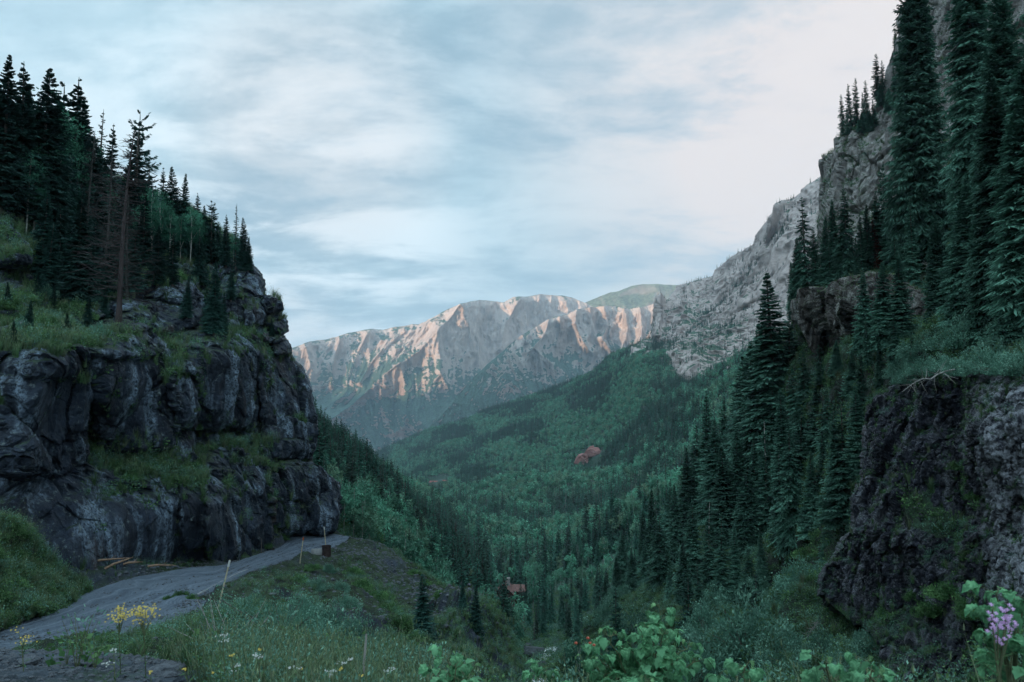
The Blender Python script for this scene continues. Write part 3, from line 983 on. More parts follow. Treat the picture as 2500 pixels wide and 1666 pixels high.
# ---- right slope across the gorge
m_rs = mat_rock('wooded slope', (0.012, 0.018, 0.014), (0.028, 0.036, 0.028), (0.06, 0.07, 0.06), size=4, streak=0.2, veg=(0.02, 0.04, 0.022), vlo=0.35, vhi=0.65, vsize=6.0, bump=0.8, bd=0.4)
topg = crv([(555, 672), (570, 655), (600, 612), (620, 590), (650, 565), (680, 535), (700, 515), (725, 470), (745, 430), (770, 380), (795, 315), (803, 292), (830, 284), (850, 276), (890, 268), (910, 240), (930, 200), (960, 150), (1024, 90), (1180, 20)])
U, V = grid(555, 1180, 460, topg, crv([(555, 800), (1180, 800)]), 360)
g_ctrl = [(570, 655, 125), (600, 612, 150), (620, 590, 160), (650, 565, 160), (700, 515, 150), (745, 430, 140), (770, 380, 128), (803, 292, 105), (850, 276, 102), (890, 268, 104), (930, 200, 118), (960, 150, 122), (1024, 90, 120), (1180, 20, 100),
          (620, 640, 105), (620, 682, 80), (600, 740, 60), (560, 690, 105), (650, 630, 95), (700, 600, 90), (700, 650, 66), (700, 682, 56), (740, 560, 95), (760, 600, 76), (760, 500, 112), (800, 450, 92), (800, 540, 78), (800, 400, 98), (820, 600, 60), (830, 640, 50),
          (850, 360, 80), (880, 330, 82), (900, 660, 40), (1024, 682, 31), (1100, 700, 27), (1180, 720, 24), (870, 400, 66), (940, 350, 58), (1024, 350, 46), (1100, 400, 38), (930, 290, 84), (980, 250, 80), (1024, 200, 82), (1180, 250, 60), (800, 760, 34), (1024, 800, 20), (560, 800, 60), (840, 320, 98), (900, 500, 48), (1024, 500, 40), (1180, 500, 34)]
D = tps(g_ctrl)(U, V)
Sheet('slope', U, V, D, m_rs, rough_disp(2.2, 4.0), back=(30, 16, 8), key='g')

# ledge outcrop under the upper trees
m_led = mat_rock('ledge rock', (0.03, 0.026, 0.025), (0.12, 0.105, 0.095), (0.38, 0.37, 0.34), size=2.6, streak=0.9, veg=(0.045, 0.085, 0.03), vlo=0.75, vhi=0.95, vsize=4.0, bump=1.0, bd=0.4,
                 lichen=(0.17, 0.185, 0.16), rust=(0.11, 0.045, 0.025), lightamt=0.9)
toped = crv([(797, 298), (799, 289), (806, 286), (822, 288), (827, 295), (829, 290), (836, 283), (850, 277), (870, 271), (892, 273), (905, 280), (930, 300)])
U, V = grid(797, 930, 230, toped, crv([(797, 320), (812, 352), (850, 368), (930, 375)]), 170)
D = tps([(797, 298, 92), (797, 330, 92), (815, 300, 88), (828, 300, 91), (850, 280, 84), (850, 300, 80), (850, 340, 84), (828, 340, 92), (815, 345, 91), (880, 275, 82), (900, 300, 78), (930, 340, 74), (890, 360, 80), (930, 375, 76)])(U, V)
D += 5 * np.exp(-((U - 827) / 4) ** 2) - 1.5 * np.clip(1 - ((V - 305) / 22) ** 2, 0, 1) * np.clip((U - 828) / 8, 0, 1) + 2 * np.clip((V - 335) / 20, 0, 1) * np.clip((U - 830) / 10, 0, 1)
Sheet('cliff', U, V, D, m_led, cliff_disp(2.0, 6, 0.5, 1.2, 0.35, 0.04, flat=0.6), back=(20, 2, 8), left=(20, 0, 8), key='led', smooth=False)

# dark wet cliff on the right
m_rcl = mat_rock('black cliff rock', (0.005, 0.006, 0.011), (0.028, 0.030, 0.046), (0.30, 0.31, 0.34), size=1.5, streak=0.5, veg=(0.02, 0.035, 0.018), vlo=0.85, vhi=1.1, vsize=3.0, bump=1.0, bd=0.25,
                 lichen=(0.26, 0.265, 0.285), palex=(-0.3, 0.9), rough=0.5, lightamt=0.7)
leftr = crv([(366, 925), (376, 905), (390, 880), (406, 869), (438, 864), (476, 860), (497, 852), (531, 851), (538, 843), (548, 840), (567, 823), (580, 820), (593, 819), (605, 826), (612, 836), (625, 862), (640, 880), (700, 900)])
U, V = grid_lr(leftr, crv([(330, 1190), (700, 1190)]), 370, 690, 420, 420)
V = V + (9 * fbm(np.stack([U / 30, 0 * U, 0 * U + 3], -1), 4) + 3) * np.clip(1 - (V - 370) / 60, 0, 1)
D = tps([(900, 378, 50), (864, 438, 51), (851, 530, 50), (820, 590, 52), (862, 625, 48), (930, 375, 46), (930, 450, 43.5), (900, 550, 43), (880, 640, 43), (960, 420, 43), (966, 520, 41.5), (975, 370, 42.5), (985, 430, 38), (1024, 365, 38), (1024, 450, 36), (1000, 560, 36), (1024, 600, 34),
         (950, 640, 38), (1190, 360, 30), (1190, 500, 28), (1190, 690, 24), (1024, 690, 30), (900, 690, 38)])(U, V)
D -= 2.2 * np.clip((U - 964) / 6, 0, 1) * np.clip((640 - V) / 30, 0, 1)


def rc_disp(P, N):
    P = cliff_disp(1.5, 5.0, 0.7, 1.25, 0.0, 0.05, flat=0.8, face=(-0.5, -0.86))(P, N)
    k, g_ = cells(P / 0.42)
    return P + N * (0.24 * (k - .5) - 0.1 * np.exp(-g_ * 8))[..., None]


Sheet('cliff', U, V, D, m_rcl, rc_disp, back=(14, 1, 8), left=(16, 0, 10), key='rc', smooth=False)

# ---- knoll the photographer stands on
m_knoll = mat_rock('gravelly knoll', (0.022, 0.03, 0.04), (0.07, 0.088, 0.11), (0.20, 0.235, 0.28), size=0.5, streak=0.1, veg=(0.03, 0.055, 0.025), vlo=1.05, vhi=1.35, vsize=1.6, bump=1.0, bd=0.05, lichen=(0.16, 0.17, 0.185))
topk = crv([(-200, 655), (0, 652), (56, 652), (110, 656), (180, 662), (240, 657), (280, 656), (330, 666), (400, 674), (440, 690), (520, 712), (700, 715), (900, 712), (1250, 700)])
U, V = grid(-200, 1250, 420, topk, crv([(-200, 1050), (1250, 1050)]), 150, 1.3)
k_ctrl = [(-200, 655, 8.5), (0, 652, 8.5), (110, 656, 8.6), (200, 660, 8.8), (280, 656, 10), (400, 672, 9.5), (520, 712, 7), (700, 715, 6), (900, 712, 5.8), (1250, 700, 5.6), (0, 750, 4.2), (300, 750, 4.8), (600, 780, 4.2), (900, 780, 3.8), (1250, 780, 3.6),
          (0, 1050, 1.9), (500, 1050, 1.9), (1250, 1050, 1.8)]
D = tps(k_ctrl)(U, V)


def knoll_disp(P, N):
    Q = P.copy()
    k, g_ = cells(P / 0.35)
    Q[..., 2] += 0.10 * fbm(P / 1.1, 4) + 0.035 * (k - .5) + 0.03 * ridged(P / .25, 2)
    return Q


Sheet('knoll', U, V, D, m_knoll, knoll_disp, back=(6, 4.2, 12), key='k')
# ================================================================== HAZE
hz_m = bpy.data.materials.new('haze')
hz_m.use_nodes = True
_n = NT(hz_m.node_tree)
_v = _n.n('ShaderNodeVolumePrincipled')
_v.inputs['Color'].default_value = (0.66, 0.84, 1.0, 1)
_v.inputs['Density'].default_value = HAZE_D
_v.inputs['Anisotropy'].default_value = 0.2
_n.n('ShaderNodeOutputMaterial', Volume=_v)
hb = MB()
hb.box((0, 5500, 455), (33000, 30000, 2240))
hzo = hb.build('haze', hz_m, smooth=False)
hzo['kind'] = 'stuff'
tag(hzo, 'thin blue evening haze filling the valley air', 'haze')

# ================================================================== VEGETATION KIT
m_spr = mat_leaf('spruce needles', (0.022, 0.064, 0.046), (0.075, 0.19, 0.135), (0.25, 0.50, 0.37), 0.35, 0.30, 2.0)
m_spr_far = mat_leaf('far spruce needles', (0.022, 0.075, 0.055), (0.048, 0.145, 0.105), (0.11, 0.28, 0.20), 0.45, 0.15, 2.0, hue=(0.05, 0.066, 0.055, 1))
m_spr_left = mat_leaf('dark spruce needles', (0.012, 0.040, 0.033), (0.028, 0.085, 0.07), (0.08, 0.20, 0.165), 0.30, 0.25, 2.0)
m_red = mat_leaf('rusty dead needles', (0.05, 0.014, 0.01), (0.10, 0.028, 0.018), (0.16, 0.055, 0.035), 0.2, 0.1, 2.0)
m_asp = mat_leaf('aspen leaves', (0.03, 0.11, 0.07), (0.06, 0.20, 0.13), (0.12, 0.34, 0.22), 0.32, 0.25, 3.0)
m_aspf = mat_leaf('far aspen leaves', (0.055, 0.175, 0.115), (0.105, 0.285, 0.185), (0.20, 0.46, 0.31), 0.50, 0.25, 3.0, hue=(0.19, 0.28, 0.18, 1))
m_wil = mat_leaf('willow leaves', (0.04, 0.11, 0.075), (0.105, 0.23, 0.165), (0.26, 0.46, 0.34), 0.25, 0.25, 2.0)
m_bush = mat_leaf('bush leaves', (0.026, 0.07, 0.026), (0.075, 0.17, 0.062), (0.20, 0.35, 0.14), 0.30, 0.25, 2.0)
m_grass = mat_leaf('grass blades', (0.035, 0.08, 0.035), (0.10, 0.17, 0.08), (0.30, 0.36, 0.20), 0.35, 0.2, 2.0, hue=(0.14, 0.16, 0.10, 1))
m_bark = mat_simple('grey bark', (0.10, 0.085, 0.075), 0.9, 0.4, 9)
m_palebark = mat_simple('pale bark', (0.34, 0.34, 0.31), 0.85, 0.3, 9)
m_redbark = mat_simple('red brown bark', (0.05, 0.038, 0.038), 0.9, 0.4, 9)
m_dead = mat_simple('bleached dead wood', (0.27, 0.255, 0.235), 0.9, 0.3, 9)
m_grey_tw = mat_simple('dull grey twigs', (0.045, 0.045, 0.042), 0.9, 0.3, 9)


def diamonds(base, dr, length, perp, width, tip0=0.0, tip1=1.0, mid=0.45):
    """many leaf or twig blades at once: four points each"""
    n = len(base)
    V = np.stack([base, base + dr * (length * mid)[:, None] + perp * width[:, None], base + dr * length[:, None],
                  base + dr * (length * mid)[:, None] - perp * width[:, None]], 1).reshape(-1, 3)
    Fx = np.arange(n * 4).reshape(-1, 4)
    att = np.stack([np.full(n, tip0), np.full(n, (tip0 + tip1) / 2), np.full(n, tip1), np.full(n, (tip0 + tip1) / 2)], 1).ravel()
    return V, Fx, att


def unit(a):
    return a / (np.linalg.norm(a, axis=-1, keepdims=True) + 1e-9)


def spruce(seed, nb=600, nt=18, r=0.14, pw=0.8, z0=0.04, tw=0.006, droop=0.5, gap=0.15, lean=0.0, ragged=0.3):
    g = np.random.default_rng(seed)
    q = (np.arange(nb) + g.random(nb)) / nb
    z = 1 - (1 - z0) * q ** 0.62
    z = z + 0.006 * np.round(z * 60 - np.floor(z * 60), 1) * 0
    keep = g.random(nb) > gap * (1 - q * 0.4)
    z = z[keep]
    n = len(z)
    az = np.arange(n) * 2.39996 + g.normal(0, 0.5, n)
    side = 1 + 0.22 * np.sin(az + g.random() * 6) + 0.10 * np.sin(3 * az + z * 25)
    L = (r * (1 - z) ** pw * (1 - ragged + ragged * 1.6 * g.random(n)) * side) * np.clip((z - z0) * 8 + .45, .4, 1) + 0.008
    pit = np.interp(z, [0, 0.5, 0.85, 1], [-0.42, -0.12, 0.35, 1.1]) + g.normal(0, 0.12, n)
    ca, sa = np.cos(az), np.sin(az)
    V = []
    base_dir = np.stack([ca * np.cos(pit), sa * np.cos(pit), np.sin(pit)], -1)
    latv = np.stack([-sa, ca, 0 * ca], -1)
    out = []
    s_ = np.linspace(0.10, 0.98, nt)
    for k, s in enumerate(s_):
        for sd in (-1, 1):
            p = base_dir * (L * s)[:, None]
            p[:, 2] += z - droop * L * s * s * 0.6 + 0.25 * L * s ** 4
            tl = L * (0.44 * (1 - 0.70 * s)) * (0.7 + 0.6 * g.random(n)) + 0.008
            ang = np.radians(48 + g.normal(0, 12, n)) * sd
            d = base_dir * np.cos(ang)[:, None] + latv * np.sin(ang)[:, None]
            d[:, 2] -= 0.20 + 0.3 * g.random(n)
            d = unit(d)
            pv = unit(np.cross(d, np.array([0, 0, 1.0])) + g.normal(0, 0.45, (n, 3)))
            out.append(diamonds(p, d, tl, pv, np.full(n, tw) * (0.7 + 0.6 * g.random(n)), 0.15 * s, 0.35 + 0.65 * s))
    # spine blades
    p = np.zeros((n, 3))
    p[:, 2] = z
    sp = base_dir.copy()
    sp[:, 2] -= droop * 0.55
    out.append(diamonds(p, unit(sp), L * 1.02, latv, np.full(n, tw * 0.8), 0.0, 1.0))
    mb = MB()
    for a in out:
        mb.add(*a)
    # leader
    mb.tube([(0, 0, 0.93), (0, 0, 1.0)], [0.004, 0.001], 3, 0.8)
    return mb


def trunk(h=0.97, r=0.014, sides=7, stubs=0, seed=0, stub_len=0.05, z0=0.05, bend=0.0, gnarl=0.0):
    g = np.random.default_rng(seed)
    mb = MB()
    zz = np.linspace(-0.03, h, 9)
    path = np.stack([bend * np.sin(zz * 3), bend * np.cos(zz * 2.2) - bend, zz], -1)
    mb.tube(path, np.maximum(r * np.clip(1 - zz / 1.06, 0, 1) ** 0.8, r * 0.08) * (1 + 0.5 * np.clip(0.05 - zz, 0, 1) * 10), sides)
    for k in range(stubs):
        z = z0 + (h - z0 - 0.02) * (k + g.random()) / stubs
        a = g.random() * 6.28
        L = stub_len * max(0.02, 1 - z) ** 0.6 * (0.5 + g.random())
        bx_, by_ = bend * math.sin(z * 3), bend * math.cos(z * 2.2) - bend
        pts = []
        pz = g.normal(-0.05, 0.25)
        for j in range(5):
            s = j / 4
            aa = a + gnarl * g.normal() * s
            pts.append((bx_ + math.cos(aa) * L * s, by_ + math.sin(aa) * L * s, z + pz * L * s + 0.25 * L * s * s))
        mb.tube(pts, [r * 0.22 * (1 - min(z, 1) * .6), r * 0.18, r * 0.13, r * 0.09, r * 0.04], 3)
        for t_ in range(2 if gnarl else 1):
            s = 0.4 + 0.4 * g.random()
            q = np.array(pts[2]) * (1 - s) + np.array(pts[3]) * s
            a2 = a + g.choice([-1, 1]) * (0.6 + g.random() * .5)
            e = q + L * 0.45 * np.array([math.cos(a2), math.sin(a2), g.normal(0, .3)])
            mb.tube([q, (q + e) / 2 + g.normal(0, .05, 3) * L, e], [r * 0.11, r * 0.08, r * 0.03], 3)
    return mb


def leafy(seed, ncl=60, nl=60, size=0.013, asp=0.5, c=(0, 0, 0.66), rad=(0.17, 0.17, 0.34), clr=0.055, narrow=0.5, hollow=0.35, flat=0.0):
    g = np.random.default_rng(seed)
    mb = MB()
    d = unit(g.normal(size=(ncl, 3)))
    rr = hollow + (1 - hollow) * g.random(ncl) ** 0.5
    cc = np.array(c) + d * rr[:, None] * np.array(rad)
    cr = clr * (0.6 + 0.8 * g.random(ncl))
    m = ncl * nl
    ci = np.repeat(np.arange(ncl), nl)
    off = unit(g.normal(size=(m, 3))) * (cr[ci] * g.random(m) ** 0.4)[:, None]
    base = cc[ci] + off * np.array([1, 1, 0.8])
    dr = unit(g.normal(size=(m, 3)) + np.array([0, 0, -0.2]) + 0.8 * off / clr)
    pv = unit(np.cross(dr, g.normal(size=(m, 3))))
    ln = size * (0.7 + 0.6 * g.random(m))
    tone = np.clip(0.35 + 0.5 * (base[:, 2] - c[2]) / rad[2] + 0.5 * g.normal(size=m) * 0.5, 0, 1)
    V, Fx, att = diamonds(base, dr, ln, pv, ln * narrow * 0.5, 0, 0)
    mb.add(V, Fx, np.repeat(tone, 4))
    mb.cc = cc
    return mb


def aspen_trunk(mb0, c, seed, r=0.010, top=0.9, limbs=7, sides=5):
    g = np.random.default_rng(seed)
    mb = MB()
    z = np.linspace(-0.02, top, 6)
    x = np.cumsum(g.normal(0, 0.007, 6))
    y = np.cumsum(g.normal(0, 0.007, 6))
    mb.tube(np.stack([x - x[0], y - y[0], z], -1), r * (1 - z * 0.8), sides)
    for k in g.choice(len(c), min(limbs, len(c)), replace=False):
        q = c[k]
        zs = max(0.2, q[2] - 0.2)
        i = min(5, int(zs / top * 5))
        mb.tube([(x[i] - x[0], y[i] - y[0], zs), ((x[i] + q[0]) / 2, (y[i] + q[1]) / 2, zs + (q[2] - zs) * .6), tuple(q)], [r * .45, r * .3, r * .12], 3)
    return mb


def shrub_meshes(seed, nl=4200, size=0.045, narrow=0.28, h=0.85, name='shrub', mat=None, stems=26):
    g = np.random.default_rng(seed)
    ncl = 70
    d = unit(g.normal(size=(ncl, 3)))
    d[:, 2] = np.abs(d[:, 2])
    lump = 1 + 0.25 * np.sin(3 * np.arctan2(d[:, 1], d[:, 0]) + seed) + 0.15 * g.normal(size=ncl)
    cc = d * (0.45 + 0.5 * g.random(ncl) ** 0.6)[:, None] * np.array([1, 1, h]) * lump[:, None]
    k = nl // ncl
    ci = np.repeat(np.arange(ncl), k)
    m = len(ci)
    off = g.normal(size=(m, 3)) * 0.11
    base = cc[ci] + off
    base[:, 2] = np.abs(base[:, 2])
    dr = unit(g.normal(size=(m, 3)) * 0.7 + unit(cc[ci]) * 0.7 + np.array([0, 0, 0.4]))
    pv = unit(np.cross(dr, g.normal(size=(m, 3))))
    ln = size * (0.6 + 0.8 * g.random(m))
    mb = MB()
    V, Fx, _ = diamonds(base, dr, ln, pv, ln * narrow, 0, 0)
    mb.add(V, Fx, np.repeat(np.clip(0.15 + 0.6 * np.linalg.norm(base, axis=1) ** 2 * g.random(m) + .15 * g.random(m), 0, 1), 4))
    leaves = mb.mesh(name + ' foliage', mat, attr='tip')
    sb = MB()
    for j in range(stems):
        q = cc[j % ncl]
        e = q * (1.0 + 0.18 * g.random())
        sb.tube([(q[0] * .05, q[1] * .05, -0.05), (q[0] * .4, q[1] * .4, q[2] * .55), tuple(q), tuple(e)], [0.016, 0.012, 0.007, 0.002], 3)
    return leaves, sb.mesh(name + ' stems', m_bark)


def tri_ct(me):
    return sum(len(p.vertices) - 2 for p in me.polygons)


# prototypes: (crown mesh, trunk mesh)
def sp_proto(seed, mat, tmat=None, tk=None, **kw):
    c = spruce(seed, **kw).mesh('spruce crown', mat, attr='tip')
    t = trunk(**(tk or {})).mesh('spruce trunk', tmat or m_bark)
    return c, t


HI = [sp_proto(11, m_spr, nb=760, nt=16, r=0.150, tw=0.0050), sp_proto(12, m_spr, nb=700, nt=15, r=0.125, tw=0.0050, gap=0.25),
      sp_proto(13, m_spr, nb=640, nt=15, r=0.17, tw=0.0055, pw=0.9, droop=0.8), sp_proto(14, m_spr, nb=560, nt=15, r=0.115, tw=0.005, gap=0.3, ragged=0.5)]
HI += [sp_proto(27, m_spr, nb=420, nt=16, r=0.19, tw=0.0060, gap=0.30, ragged=0.6, pw=0.75, droop=0.9, tk=dict(stubs=20, seed=6)), sp_proto(28, m_spr, nb=380, nt=15, r=0.14, tw=0.0058, gap=0.4, ragged=0.7, pw=0.65, tk=dict(stubs=24, seed=7)),
       sp_proto(29, m_spr, nb=620, nt=15, r=0.20, tw=0.0055, gap=0.15, ragged=0.35, pw=1.05, droop=0.5)]
SNAGTOP = sp_proto(15, m_spr, tmat=m_palebark, tk=dict(h=1.05, r=0.016, stubs=24, seed=4), nb=420, nt=15, r=0.14, gap=0.42, tw=0.005, ragged=0.5)
OPEN = sp_proto(16, m_spr, nb=150, nt=15, r=0.15, gap=0.1, tw=0.0065, droop=0.9, ragged=0.4, tk=dict(stubs=30, seed=3))
NARROW = sp_proto(17, m_spr, nb=260, nt=9, r=0.10, gap=0.2, tw=0.007, ragged=0.6, pw=0.6)
HUGE = [sp_proto(18, m_spr, nb=1500, nt=20, r=0.135, pw=0.7, tw=0.0036, gap=0.15, ragged=0.45, tk=dict(r=0.013, stubs=30)),
        sp_proto(19, m_spr, nb=1400, nt=20, r=0.155, pw=0.75, tw=0.0036, gap=0.22, ragged=0.5, droop=0.8, tk=dict(r=0.013, stubs=30))]
LEFT = [sp_proto(21, m_spr_left, nb=520, nt=13, r=0.16, tw=0.0065), sp_proto(22, m_spr_left, nb=420, nt=13, r=0.12, tw=0.0065, gap=0.3, ragged=.5), sp_proto(23, m_spr_left, nb=480, nt=12, r=0.19, tw=0.007, pw=1.0)]
LOPEN = sp_proto(24, m_spr_left, nb=130, nt=12, r=0.17, gap=0.05, tw=0.009, ragged=0.7, droop=0.1, pw=0.45, tk=dict(stubs=20, seed=3))
LTHIN = sp_proto(25, m_spr_left, nb=120, nt=8, r=0.075, gap=0.2, tw=0.006, ragged=0.6, pw=0.6, tk=dict(stubs=30, seed=5, stub_len=0.07))
REDT = sp_proto(26, m_red, tmat=m_redbark, nb=300, nt=11, r=0.13, gap=0.2, tw=0.008)
DEADT = (None, trunk(h=1.0, r=0.012, stubs=130, seed=8, stub_len=0.19, z0=0.12, bend=0.018, gnarl=0.8).mesh('snag trunk', m_redbark))
DEADG = (None, trunk(h=1.0, r=0.013, stubs=130, seed=9, stub_len=0.16, z0=0.1, bend=0.01, gnarl=0.35).mesh('bare trunk', m_grey_tw))
MID = [sp_proto(31, m_spr_far, nb=200, nt=7, r=0.16, tw=0.013), sp_proto(32, m_spr_far, nb=180, nt=7, r=0.13, tw=0.012, gap=.25), sp_proto(33, m_spr_far, nb=190, nt=7, r=0.19, tw=0.014)]


def as_proto(seed, mat, tm, ncl=60, nl=60, size=0.020, **kw):
    mb = leafy(seed, ncl, nl, size, **kw)
    return mb.mesh('aspen crown', mat, attr='tip'), aspen_trunk(mb, mb.cc, seed).mesh('aspen trunk', tm)


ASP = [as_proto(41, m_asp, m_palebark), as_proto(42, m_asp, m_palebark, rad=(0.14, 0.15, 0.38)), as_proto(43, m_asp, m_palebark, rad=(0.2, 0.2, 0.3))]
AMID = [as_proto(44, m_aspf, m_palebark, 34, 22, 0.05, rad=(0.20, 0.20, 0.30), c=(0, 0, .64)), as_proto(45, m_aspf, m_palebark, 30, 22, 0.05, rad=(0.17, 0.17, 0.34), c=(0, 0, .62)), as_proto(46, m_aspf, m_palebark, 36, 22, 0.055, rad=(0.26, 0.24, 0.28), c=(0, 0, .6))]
SHR = [shrub_meshes(51, 5200, 0.075, 0.26, 0.9, 'willow', m_wil), shrub_meshes(52, 5200, 0.065, 0.3, 0.75, 'willow', m_wil), shrub_meshes(53, 4600, 0.075, 0.34, 0.7, 'bush', m_bush), shrub_meshes(54, 4200, 0.08, 0.38, 0.6, 'bush', m_bush)]

SHR.append(shrub_meshes(55, 13000, 0.034, 0.24, 0.85, 'willow', m_wil, stems=60))


def join_proto(pr, name):
    """one mesh of crown and trunk with two materials, for trees too small to show parts"""
    c, t = pr
    V = []
    Fx = []
    att = []
    nv = 0
    mi = []
    for k, me in enumerate([x for x in (c, t) if x is not None]):
        a = np.empty(len(me.vertices) * 3, np.float32)
        me.vertices.foreach_get('co', a)
        V.append(a.reshape(-1, 3))
        lt = np.empty(len(me.polygons), np.int32)
        me.polygons.foreach_get('loop_total', lt)
        vi = np.empty(len(me.loops), np.int32)
        me.loops.foreach_get('vertex_index', vi)
        ls = np.r_[0, np.cumsum(lt)[:-1]]
        f4 = np.full((len(lt), 4), -1, np.int32)
        for j in range(4):
            ok = lt > j
            f4[ok, j] = vi[ls[ok] + j] + nv
        Fx.append(f4)
        av = np.zeros(len(me.vertices), np.float32)
        if 'tip' in me.attributes:
            me.attributes['tip'].data.foreach_get('value', av)
        att.append(av)
        mi.append(np.full(len(lt), k, np.int32))
        nv += len(me.vertices)
    me = np_mesh(name, np.concatenate(V), np.concatenate(Fx), None, True, {'tip': np.concatenate(att)})
    for x in (c, t):
        if x is not None:
            me.materials.append(x.materials[0])
    me.polygons.foreach_set('material_index', np.concatenate(mi))
    return me


LOW_S = [join_proto(sp_proto(61 + k, m_spr_far, nb=46, nt=3, r=(0.17, 0.14, 0.20)[k], tw=0.028, tk=dict(sides=3)), 'small spruce') for k in range(3)]
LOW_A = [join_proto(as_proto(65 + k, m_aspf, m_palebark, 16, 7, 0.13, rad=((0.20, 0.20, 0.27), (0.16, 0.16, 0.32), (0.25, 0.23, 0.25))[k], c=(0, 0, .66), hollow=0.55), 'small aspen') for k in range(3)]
DEADLOW = join_proto(sp_proto(69, m_grey_tw, nb=40, nt=2, r=0.09, tw=0.02, tmat=m_dead), 'small dead spruce')
MIDJ = [join_proto(x, 'mid spruce') for x in MID]
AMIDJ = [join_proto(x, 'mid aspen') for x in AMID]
REDJ = join_proto(sp_proto(70, m_red, tmat=m_redbark, nb=90, nt=5, r=0.13, tw=0.02), 'mid dead spruce')


def instancer(name, pts, meshes, idx, scl, rz, tilt=None, label=None, cat=None, kind='stuff', zs=None):
    """one object of many small plants: geometry nodes put a chosen mesh on every point"""
    coll = bpy.data.collections.new(name + ' sources')
    srcs = []
    for k, me in enumerate(meshes):
        so = bpy.data.objects.new('%s source %02d' % (name, k), me)
        coll.objects.link(so)
    me = bpy.data.meshes.new(name)
    n = len(pts)
    me.vertices.add(n)
    me.vertices.foreach_set('co', np.asarray(pts, np.float32).ravel())
    a = me.attributes.new('idx', 'INT', 'POINT')
    a.data.foreach_set('value', np.asarray(idx, np.int32))
    a = me.attributes.new('scl', 'FLOAT_VECTOR', 'POINT')
    sc = np.repeat(np.asarray(scl, np.float32)[:, None], 3, 1)
    if zs is not None:
        sc[:, 2] *= zs
    a.data.foreach_set('vector', sc.ravel())
    a = me.attributes.new('rot', 'FLOAT_VECTOR', 'POINT')
    rt = np.zeros((n, 3), np.float32)
    rt[:, 2] = rz
    if tilt is not None:
        rt[:, :2] = tilt
    a.data.foreach_set('vector', rt.ravel())
    o = obj(name, me)
    ng = bpy.data.node_groups.new(name + ' scatter', 'GeometryNodeTree')
    ng.interface.new_socket('Geometry', in_out='INPUT', socket_type='NodeSocketGeometry')
    ng.interface.new_socket('Geometry', in_out='OUTPUT', socket_type='NodeSocketGeometry')
    N_ = ng.nodes
    gi = N_.new('NodeGroupInput')
    go = N_.new('NodeGroupOutput')
    ci = N_.new('GeometryNodeCollectionInfo')
    ci.inputs[0].default_value = coll
    ci.inputs['Separate Children'].default_value = True
    ci.inputs['Reset Children'].default_value = True
    ip = N_.new('GeometryNodeInstanceOnPoints')
    ip.inputs['Pick Instance'].default_value = True

    def att(nm, typ):
        x = N_.new('GeometryNodeInputNamedAttribute')
        x.data_type = typ
        x.inputs['Name'].default_value = nm
        return x.outputs[0]
    L = ng.links.new
    L(gi.outputs[0], ip.inputs['Points'])
    L(ci.outputs[0], ip.inputs['Instance'])
    L(att('idx', 'INT'), ip.inputs['Instance Index'])
    L(att('rot', 'FLOAT_VECTOR'), ip.inputs['Rotation'])
    L(att('scl', 'FLOAT_VECTOR'), ip.inputs['Scale'])
    L(ip.outputs[0], go.inputs[0])
    md = o.modifiers.new('scatter', 'NODES')
    md.node_group = ng
    tag(o, label, cat, kind=kind)
    return o


# ================================================================== FAR AND MIDDLE FOREST
def road_far_mask(u, v):
    return np.ones_like(u, bool)


def is_asp(P, u, v):
    """bands of aspen run up the fall line of the slope"""
    q = np.stack([P[:, 0] / 95 + P[:, 1] / 520, P[:, 1] / 420 - P[:, 0] / 900, 0 * P[:, 0]], -1)
    a = fbm(q, 4, 0.55)
    return 1.5 * a - 0.16 + 0.34 * RNG.normal(size=len(P))


def forest(key, n, dmin, asp_bias, low_d=600, hscale=1.0, mask=None, dens=None):
    S = SHEETS[key]
    Q, Nn, u, v = S.scatter(n, dens)
    ok = Q[:, 1] > 0
    if mask is not None:
        ok &= ~mask(Q, u, v)
    Q, u, v = Q[ok], u[ok], v[ok]
    a = is_asp(Q, u, v) + asp_bias(u, v)
    asp = a > 0.0
    h = np.where(asp, RNG.normal(13, 2.2, len(Q)), RNG.normal(17, 4.0, len(Q)) * (0.75 + 0.5 * RNG.random(len(Q)))) * hscale
    h = np.clip(h, 5, 28)
    return Q, asp, h, u, v


HOUSES = [(505, 599), (434, 486), (444, 484)]


def clear_houses(Q, u, v):
    m = np.zeros(len(Q), bool)
    uu, vv, _ = to_screen(Q)
    for (hu, hv), w, dn in zip(HOUSES, (15, 7, 5), (52, 8, 4)):
        m |= (np.abs(uu - hu) < w) & (vv > hv - (3 if w > 10 else 8)) & (vv < hv + dn)
    # red outcrop
    m |= (np.abs(uu - 590 - (vv - 460) * -0.6) < 11) & (np.abs(vv - 460) < 9)
    # grassy strip and stream
    m |= (vv > 640) & (np.abs(uu - 538) < 24)
    return m


ind_s, ind_a = [], []          # individuals picked below
far_pts = dict(p=[], i=[], s=[])


def far_density(u, v, P, N):
    d = np.linalg.norm(P[..., :2], axis=-1)
    return np.clip(d / 500, 0.6, 1.0)


